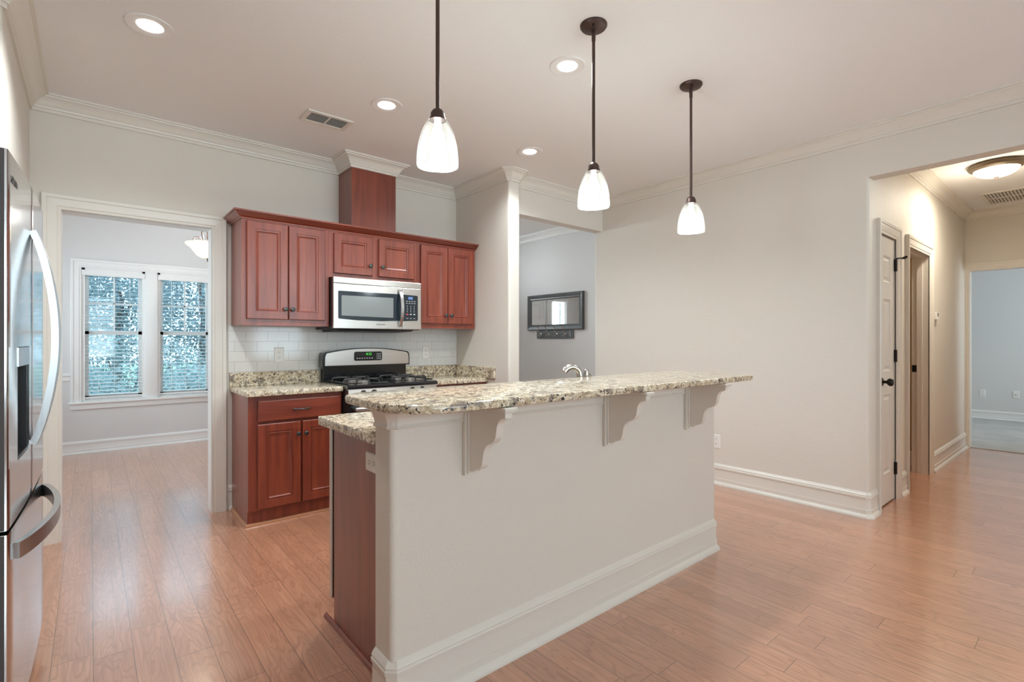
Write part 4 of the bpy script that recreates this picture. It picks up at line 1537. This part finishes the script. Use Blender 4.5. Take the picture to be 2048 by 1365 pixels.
bmesh.ops.transform(mb.bm, matrix=Matrix.Translation((10.994, 0.933, 0.415)) @ Matrix.Rotation(PI, 4, 'Z'), verts=mb.bm.verts)
mb.build('jack', 'nickel', t)
t = thing('thermostat', 'small white thermostat on the hall wall beyond the bath doorway', 'thermostat', (6.27, YH, 1.49))
mb = MB(); mb.box(6.205, 6.315, YH - 0.028, YH, 1.455, 1.530, 0.004)
mb.build('case', 'plastic', t)
mb = MB(); mb.box(6.225, 6.275, YH - 0.0295, YH - 0.027, 1.485, 1.520)
mb.build('screen', 'gasket', t)

# ------------------------------------------------------------------ faucet on the low counter
fc = thing('faucet', 'brushed nickel faucet with a curved spout showing over the bar top', 'faucet', (2.09, 1.90, 0.914))
mb = MB()
FX, FY = 2.090, 1.900
mb.lathe([(0.030, 0.914), (0.030, 0.922), (0.022, 0.930), (0.020, 0.96)], (FX, FY, 0), 18)
pts = [(FX, FY, 0.95), (FX, FY, 1.03)]
for i in range(9):
    a = PI * (i / 8) * 0.86
    pts.append((FX - 0.045 * (1 - math.cos(a)) * 1.0, FY + 0.02 * (1 - math.cos(a)), 1.060 + 0.046 * math.sin(a)))
mb.tube(pts, [0.018] * 3 + [0.017] * 4 + [0.018, 0.019, 0.020, 0.020], 14)
mb.build('spout', 'nickel', fc, True)
mb = MB()
mb.lathe([(0.024, 0.914), (0.024, 0.922), (0.017, 0.93), (0.016, 1.045), (0.018, 1.07), (0.014, 1.088), (0.002, 1.096)], (FX + 0.045, FY - 0.005, 0), 16)
mb.tube([(FX + 0.045, FY - 0.005, 1.07), (FX + 0.075, FY, 1.062), (FX + 0.10, FY + 0.005, 1.045)], [0.010, 0.008, 0.006], 10)
mb.build('lever', 'nickel', fc, True)

# ------------------------------------------------------------------ mirror and hooks in the entry
mr = thing('wall_mirror', 'grey framed rectangular mirror on the entry wall', 'mirror', (XM, 4.80, 1.40))
fm = lambda s, z, d: (XM - d, -s, z)
mb = MB()
y0, y1, z0, z1 = 4.272, 5.322, 1.398, 1.886
prof = [(0, 0), (0, 0.030), (0.012, 0.036), (0.030, 0.030), (0.050, 0.022), (0.062, 0.024), (0.075, 0.014), (0.075, 0.0)]
rings = [[fm(-y1 + w, z0 + w, d), fm(-y0 - w, z0 + w, d), fm(-y0 - w, z1 - w, d), fm(-y1 + w, z1 - w, d)] for w, d in prof]
rings.append(rings[0])
mb.loft(rings, True, False, False)
mb.build('frame', 'frame_grey', mr)
mb = MB(); mb.box(XM - 0.013, XM - 0.004, y0 + 0.072, y1 - 0.072, z0 + 0.072, z1 - 0.072)
mb.build('mirror_glass', 'mirror', mr)
hk = thing('coat_rack', 'grey hook board with four metal hooks under the entry mirror', 'coat rack', (XM, 4.80, 1.27))
mb = MB(); mb.box(XM - 0.016, XM, 4.452, 5.144, 1.282, 1.392, 0.003); mb.box(XM - 0.022, XM - 0.015, 4.475, 5.121, 1.300, 1.380, 0.004)
mb.build('board', 'frame_grey', hk)
for y in (4.58, 4.735, 4.89, 5.045):
    mb = MB()
    mb.lathe([(0.018, 0), (0.016, 0.006), (0.006, 0.010)], (0, 0, 0), 14, 'x')
    bmesh.ops.transform(mb.bm, matrix=Matrix.Translation((XM - 0.020, y, 1.335)) @ Matrix.Rotation(PI, 4, 'Z'), verts=mb.bm.verts)
    mb.tube([(XM - 0.026, y, 1.335), (XM - 0.050, y, 1.350), (XM - 0.070, y, 1.385), (XM - 0.085, y, 1.430), (XM - 0.095, y, 1.442)], [0.008, 0.006, 0.006, 0.006, 0.009], 8)
    mb.tube([(XM - 0.026, y, 1.335), (XM - 0.045, y, 1.315), (XM - 0.060, y, 1.318), (XM - 0.065, y, 1.332)], [0.008, 0.006, 0.006, 0.008], 8)
    mb.build('hook', 'nickel', hk, True)

# ------------------------------------------------------------------ lamps
def downlight(x, y, label):
    t = thing('recessed_light', label, 'ceiling light', (x, y, CEIL), 'recessed lights in the kitchen ceiling')
    mb = MB()
    mb.lathe([(0.098, CEIL + 0.001), (0.098, CEIL - 0.003), (0.094, CEIL - 0.005), (0.060, CEIL - 0.003), (0.054, CEIL - 0.001), (0.054, CEIL + 0.001)], (x, y, 0), 32)
    mb.build('trim_ring', 'ceil_smooth', t, True, 30)
    mb = MB()
    mb.lathe([(0.054, CEIL - 0.0005), (0.052, CEIL - 0.003), (0.030, CEIL - 0.006), (0.002, CEIL - 0.007)], (x, y, 0), 24)
    mb.build('lens', 'lens', t, True)
    d = bpy.data.lights.new('recessed_lamp', 'SPOT')
    d.energy = 74
    d.color = (0.92, 0.98, 1.0)
    d.spot_size = math.radians(150)
    d.spot_blend = 0.7
    d.shadow_soft_size = 0.055
    lo = bpy.data.objects.new('recessed_lamp', d)
    COL.objects.link(lo)
    lo.location = (x, y, CEIL - 0.02)
    attach(lo, t)
    return t
downlight(0.215, 2.935, 'recessed ceiling light nearest the refrigerator')
downlight(1.440, 2.955, 'recessed ceiling light beside the ceiling vent')
downlight(1.990, 1.900, 'recessed ceiling light between the first and second pendants')
downlight(2.660, 2.950, 'recessed ceiling light nearest the wing wall')

def ribbed_shade(mb, x, y, z0, z1, r):
    """bell of ribbed glass, open below"""
    seg = 96
    prof = []
    for i in range(15):
        q = i / 14
        rad = 0.030 + (r - 0.030) * (1 - (1 - q) ** 2.25) ** 0.78 if q > 0 else 0.030
        prof.append((rad, z1 + (z0 - z1) * q))
    rings = []
    for rad, z in prof:
        ring = []
        for k in range(seg):
            a = 2 * PI * k / seg
            rr = rad * (1 + (0.020 if k % 2 else -0.006))
            ring.append((x + rr * math.cos(a), y + rr * math.sin(a), z))
        rings.append(ring)
    for rad, z in prof[::-1]:
        rings.append([(x + (rad - 0.004) * math.cos(2 * PI * k / seg), y + (rad - 0.004) * math.sin(2 * PI * k / seg), z + (0.001 if z == prof[-1][1] else -0.002)) for k in range(seg)])
    mb.loft(rings, True, False, False)


def pendant(x, y, label):
    t = thing('pendant_lamp', label, 'pendant lamp', (x, y, CEIL), 'ribbed glass pendants over the bar')
    mb = MB()
    mb.lathe([(0.064, CEIL), (0.064, CEIL - 0.006), (0.058, CEIL - 0.014), (0.030, CEIL - 0.022), (0.010, CEIL - 0.025), (0.010, CEIL - 0.034), (0.001, CEIL - 0.034)], (x, y, 0), 32)
    can = mb.build('canopy', 'bronze', t, True, 30)
    for sx_ in (-1, 1):
        mb = MB()
        mb.lathe([(0.006, CEIL - 0.016), (0.006, CEIL - 0.026), (0.001, CEIL - 0.028)], (x + 0.030 * sx_, y + 0.025 * sx_, 0), 10)
        mb.build('screw', 'hinge', can, True)
    mb = MB()
    mb.tube([(x, y, CEIL - 0.03), (x, y, 2.085)], 0.0075, 10)
    mb.tube([(x, y, CEIL - 0.03), (x, y, CEIL - 0.075)], 0.0095, 10)
    mb.build('rod', 'bronze', t, True)
    mb = MB()
    mb.lathe([(0.008, 2.098), (0.018, 2.092), (0.026, 2.080), (0.027, 2.066), (0.031, 2.060), (0.031, 2.054), (0.010, 2.052)], (x, y, 0), 24)
    mb.build('socket_cap', 'bronze', t, True, 35)
    mb = MB()
    ribbed_shade(mb, x, y, 1.888, 2.056, 0.0745)
    mb.build('shade', 'ribbed', t)
    mb = MB()
    mb.lathe([(0.012, 2.050), (0.013, 2.030), (0.020, 2.010), (0.028, 1.985), (0.030, 1.965), (0.025, 1.942), (0.014, 1.928), (0.001, 1.924)], (x, y, 0), 18)
    mb.build('bulb', 'bulb', t, True)
    lo = light('POINT', 'pendant_glow', (x, y, 1.92), 10.0, (0.89, 0.97, 1.0), radius=0.04)
    attach(lo, t)
    return t
pendant(0.968, 1.575, 'ribbed glass pendant lamp over the rounded end of the bar top')
pendant(1.828, 1.575, 'ribbed glass pendant lamp over the middle of the bar top')
pendant(2.690, 1.575, 'ribbed glass pendant lamp over the far square end of the bar top')

# bowl chandelier of the breakfast room
BX, BY = 0.895, 5.80
t = thing('bowl_chandelier', 'frosted glass bowl lamp hanging in the breakfast room', 'chandelier', (BX, BY, CEIL))
mb = MB()
mb.lathe([(0.195, 2.212), (0.190, 2.222), (0.180, 2.215), (0.150, 2.190), (0.118, 2.150), (0.090, 2.112), (0.060, 2.090), (0.018, 2.082), (0.018, 2.074), (0.062, 2.081), (0.096, 2.104), (0.124, 2.142), (0.156, 2.184), (0.186, 2.204)], (BX, BY, 0), 40, close=True)
mb.build('bowl', 'frosted_warm', t, True, 60)
mb = MB()
mb.lathe([(0.022, 2.082), (0.022, 2.076), (0.010, 2.068), (0.006, 2.058), (0.011, 2.052), (0.006, 2.044), (0.001, 2.042)], (BX, BY, 0), 16)
mb.build('finial', 'bronze', t, True)
mb = MB()
for k in range(3):
    a = PI + 0.3 + k * 2 * PI / 3
    c, s_ = math.cos(a), math.sin(a)
    mb.tube([(BX + r_ * c, BY + r_ * s_, z_) for r_, z_ in ((0.02, 2.09), (0.03, 2.20), (0.055, 2.32), (0.03, 2.45), (0.012, 2.52))], 0.006, 8)
    pts = [(0.095 + 0.042 * math.cos(q), 2.232 + 0.046 * math.sin(q)) for q in [PI * 1.2 - PI * 1.25 * i / 12 for i in range(13)]]
    mb.tube([(BX + r_ * c, BY + r_ * s_, z_) for r_, z_ in pts + [(0.12, 2.19), (0.06, 2.10)]], 0.004, 8)
mb.tube([(BX, BY, 2.08), (BX, BY, CEIL)], 0.009, 10)
mb.build('scroll_arms', 'bronze', t, True)
mb = MB(); mb.lathe([(0.06, CEIL), (0.06, CEIL - 0.01), (0.04, CEIL - 0.025), (0.01, CEIL - 0.03)], (BX, BY, 0), 24)
mb.build('canopy', 'bronze', t, True)
for dx, dy in ((-0.05, -0.02), (0.05, 0.03)):
    mb = MB()
    mb.lathe([(0.012, 2.13), (0.03, 2.15), (0.034, 2.175), (0.024, 2.20), (0.01, 2.21)], (BX + dx, BY + dy, 0), 14)
    mb.build('bulb', 'bulb', t, True)
lo = light('POINT', 'chandelier_glow', (BX, BY, 2.28), 22, (1.0, 0.95, 0.88), radius=0.08)
attach(lo, t)

# flush lamp of the hall
HX, HY = 5.86, 0.615
t = thing('flush_lamp', 'bronze rimmed flush dome lamp on the hall ceiling', 'ceiling light', (HX, HY, CEIL))
mb = MB()
mb.lathe([(0.150, CEIL), (0.182, CEIL - 0.006), (0.186, CEIL - 0.020), (0.178, CEIL - 0.030), (0.176, CEIL - 0.036), (0.162, CEIL - 0.046), (0.150, CEIL - 0.052), (0.140, CEIL - 0.045), (0.140, CEIL)], (HX, HY, 0), 40)
M['brown_rim'] = simple('brown_rim', (0.16, 0.115, 0.07), 0.4, metal=0.3)
mb.build('rim', 'brown_rim', t, True, 30)
mb = MB()
pr_ = [(0.148 * math.cos(PI / 2 * i / 10), CEIL - 0.047 - 0.068 * math.sin(PI / 2 * i / 10)) for i in range(11)]
mb.lathe(pr_, (HX, HY, 0), 40)
M['hall_dome'] = emit('lit_dome', (1.0, 0.88, 0.66), 2.4)
mb.build('dome', 'hall_dome', t, True)
mb = MB(); mb.lathe([(0.014, CEIL - 0.112), (0.016, CEIL - 0.118), (0.008, CEIL - 0.126), (0.001, CEIL - 0.128)], (HX, HY, 0), 14)
mb.build('finial', 'bronze', t, True)
lo = light('POINT', 'hall_glow', (HX, HY, CEIL - 0.24), 9, (1.0, 0.89, 0.70), radius=0.12)
attach(lo, t)
lo = light('AREA', 'hall_downglow', (HX, HY, CEIL - 0.135), 21, (1.0, 0.90, 0.74), size=0.26)
attach(lo, t)
light('POINT', 'bath_fill', (5.7, 2.2, 2.3), 6, (1.0, 0.80, 0.50), radius=0.1)  # added lamp without a fixture, lights the bath behind the doorway

# ceiling grilles
def grille(name, label, x0, x1, y0, y1, slat_axis, n, bars, fw_, mat='trim', group=None, flip=False):
    t = thing(name, label, 'vent', ((x0 + x1) / 2, (y0 + y1) / 2, CEIL), group)
    mb = MB()
    z0, z1 = CEIL - 0.010, CEIL
    mb.box(x0, x1, y0, y0 + fw_, z0, z1, 0.003); mb.box(x0, x1, y1 - fw_, y1, z0, z1, 0.003)
    mb.box(x0, x0 + fw_, y0 + fw_, y1 - fw_, z0, z1, 0.003); mb.box(x1 - fw_, x1, y0 + fw_, y1 - fw_, z0, z1, 0.003)
    for q in bars:
        if slat_axis == 'x':
            xx = x0 + (x1 - x0) * q
            mb.box(xx - 0.005, xx + 0.005, y0 + fw_, y1 - fw_, z0 + 0.001, z1)
        else:
            yy = y0 + (y1 - y0) * q
            mb.box(x0 + fw_, x1 - fw_, yy - 0.005, yy + 0.005, z0 + 0.001, z1)
    mb.build('frame', mat, t)
    mb = MB(); mb.box(x0 + fw_ * 0.5, x1 - fw_ * 0.5, y0 + fw_ * 0.5, y1 - fw_ * 0.5, CEIL - 0.0012, CEIL - 0.0002)
    mb.build('duct_shade', 'gasket', t)  # dark grey plate, its colour stands in for the shade behind the slats
    mb = MB()
    for i in range(n):
        q = (i + 0.5) / n
        if slat_axis == 'x':
            yy = y0 + fw_ + (y1 - y0 - 2 * fw_) * q
            w = (y1 - y0 - 2 * fw_) / n * 0.24
            lo_, hi_ = (CEIL - 0.0085, CEIL - 0.004) if flip else (CEIL - 0.003, CEIL - 0.0085)
            mb.prism([(yy - w, lo_), (yy + w, hi_), (yy + w, hi_ + 0.0015), (yy - w, lo_ + 0.0015)], x0 + fw_, x1 - fw_, lambda a, b, t_: (t_, a, b))
        else:
            xx = x0 + fw_ + (x1 - x0 - 2 * fw_) * q
            w = (x1 - x0 - 2 * fw_) / n * 0.24
            mb.prism([(xx - w, CEIL - 0.003), (xx + w, CEIL - 0.0085), (xx + w, CEIL - 0.0070), (xx - w, CEIL - 0.0015)], y0 + fw_, y1 - fw_, lambda a, b, t_: (a, t_, b))
    mb.build('slats', mat, t)
    return t
grille('ceiling_vent', 'small two-bay supply vent on the kitchen ceiling', 1.075, 1.375, 3.315, 3.505, 'x', 8, (0.5,), 0.028, flip=True)
grille('ceiling_vent', 'wide return air grille on the hall ceiling', 6.95, 7.56, 0.02, 0.86, 'x', 30, (0.5,), 0.035)

# ------------------------------------------------------------------ garden outside the breakfast room
mb = MB(); mb.box(-14, 18, 7.48, 40, -0.35, -0.25)
struct(mb.build('ground', 'grass'))
rnd = random.Random(7)
def leaves(mb, c, rad, n, size):
    for _ in range(n):
        while True:
            p = Vector((rnd.uniform(-1, 1), rnd.uniform(-1, 1), rnd.uniform(-1, 1)))
            if 0.35 < p.length < 1:
                break
        q = Vector((c[0] + p.x * rad[0], c[1] + p.y * rad[1], c[2] + p.z * rad[2]))
        a = Vector((rnd.uniform(-1, 1), rnd.uniform(-1, 1), rnd.uniform(-1, 1))).normalized()
        b = a.orthogonal().normalized()
        s = size * rnd.uniform(0.6, 1.3)
        mb.face([q - a * s, q + b * s * 0.5, q + a * s, q - b * s * 0.5])
def shrub(x, y, rx, ry, h_, n, size, label, mat='leaf'):
    t = thing('shrub', label, 'shrub', (x, y, -0.25), 'garden shrubs beyond the breakfast room')
    mb = MB(); leaves(mb, (x, y, -0.25 + h_ / 2), (rx, ry, h_ / 2), n, size)
    mb.build('foliage', mat, t)
    mb = MB()
    for k in range(4):
        mb.tube([(x + 0.05 * k - 0.1, y, -0.25), (x + (k - 1.5) * rx * 0.4, y + 0.1, -0.25 + h_ * 0.7)], [0.03, 0.012], 6)
    mb.build('stems', 'bark', t)
def tree(x, y, h_, r_, n, size, label):
    t = thing('tree', label, 'tree', (x, y, -0.25), 'garden trees beyond the breakfast room')
    mb = MB()
    leaves(mb, (x, y, h_ * 0.60), (r_, r_ * 0.8, h_ * 0.46), n, size)
    mb.build('foliage', 'leaf2', t)
    mb = MB(); mb.tube([(x, y, -0.25), (x + 0.1, y, h_ * 0.4), (x - 0.1, y, h_ * 0.8)], [0.14, 0.10, 0.04], 8)
    mb.tube([(x + 0.05, y, h_ * 0.3), (x + 0.8, y, h_ * 0.62)], [0.06, 0.03], 6)
    mb.build('trunk', 'bark', t, True)
shrub(-0.40, 10.6, 0.92, 0.9, 1.15, 4200, 0.040, 'low leafy shrub outside the window nearer the refrigerator')
shrub(1.55, 10.8, 0.98, 0.9, 1.05, 4200, 0.040, 'low leafy shrub outside the window beneath the bowl lamp')
shrub(0.55, 12.7, 1.5, 0.8, 1.7, 4600, 0.045, 'rounded shrub behind the two low window shrubs')
tree(-0.9, 14.0, 4.6, 1.45, 8000, 0.058, 'tree outside the window nearer the refrigerator')
tree(2.1, 14.6, 4.4, 1.45, 8000, 0.058, 'tree outside the window beneath the bowl lamp')
tree(5.4, 16.5, 5.2, 1.8, 4500, 0.075, 'tree at the right edge of the garden view')
tree(0.55, 18.6, 5.4, 1.7, 8000, 0.07, 'tree standing far back between the two window trees')
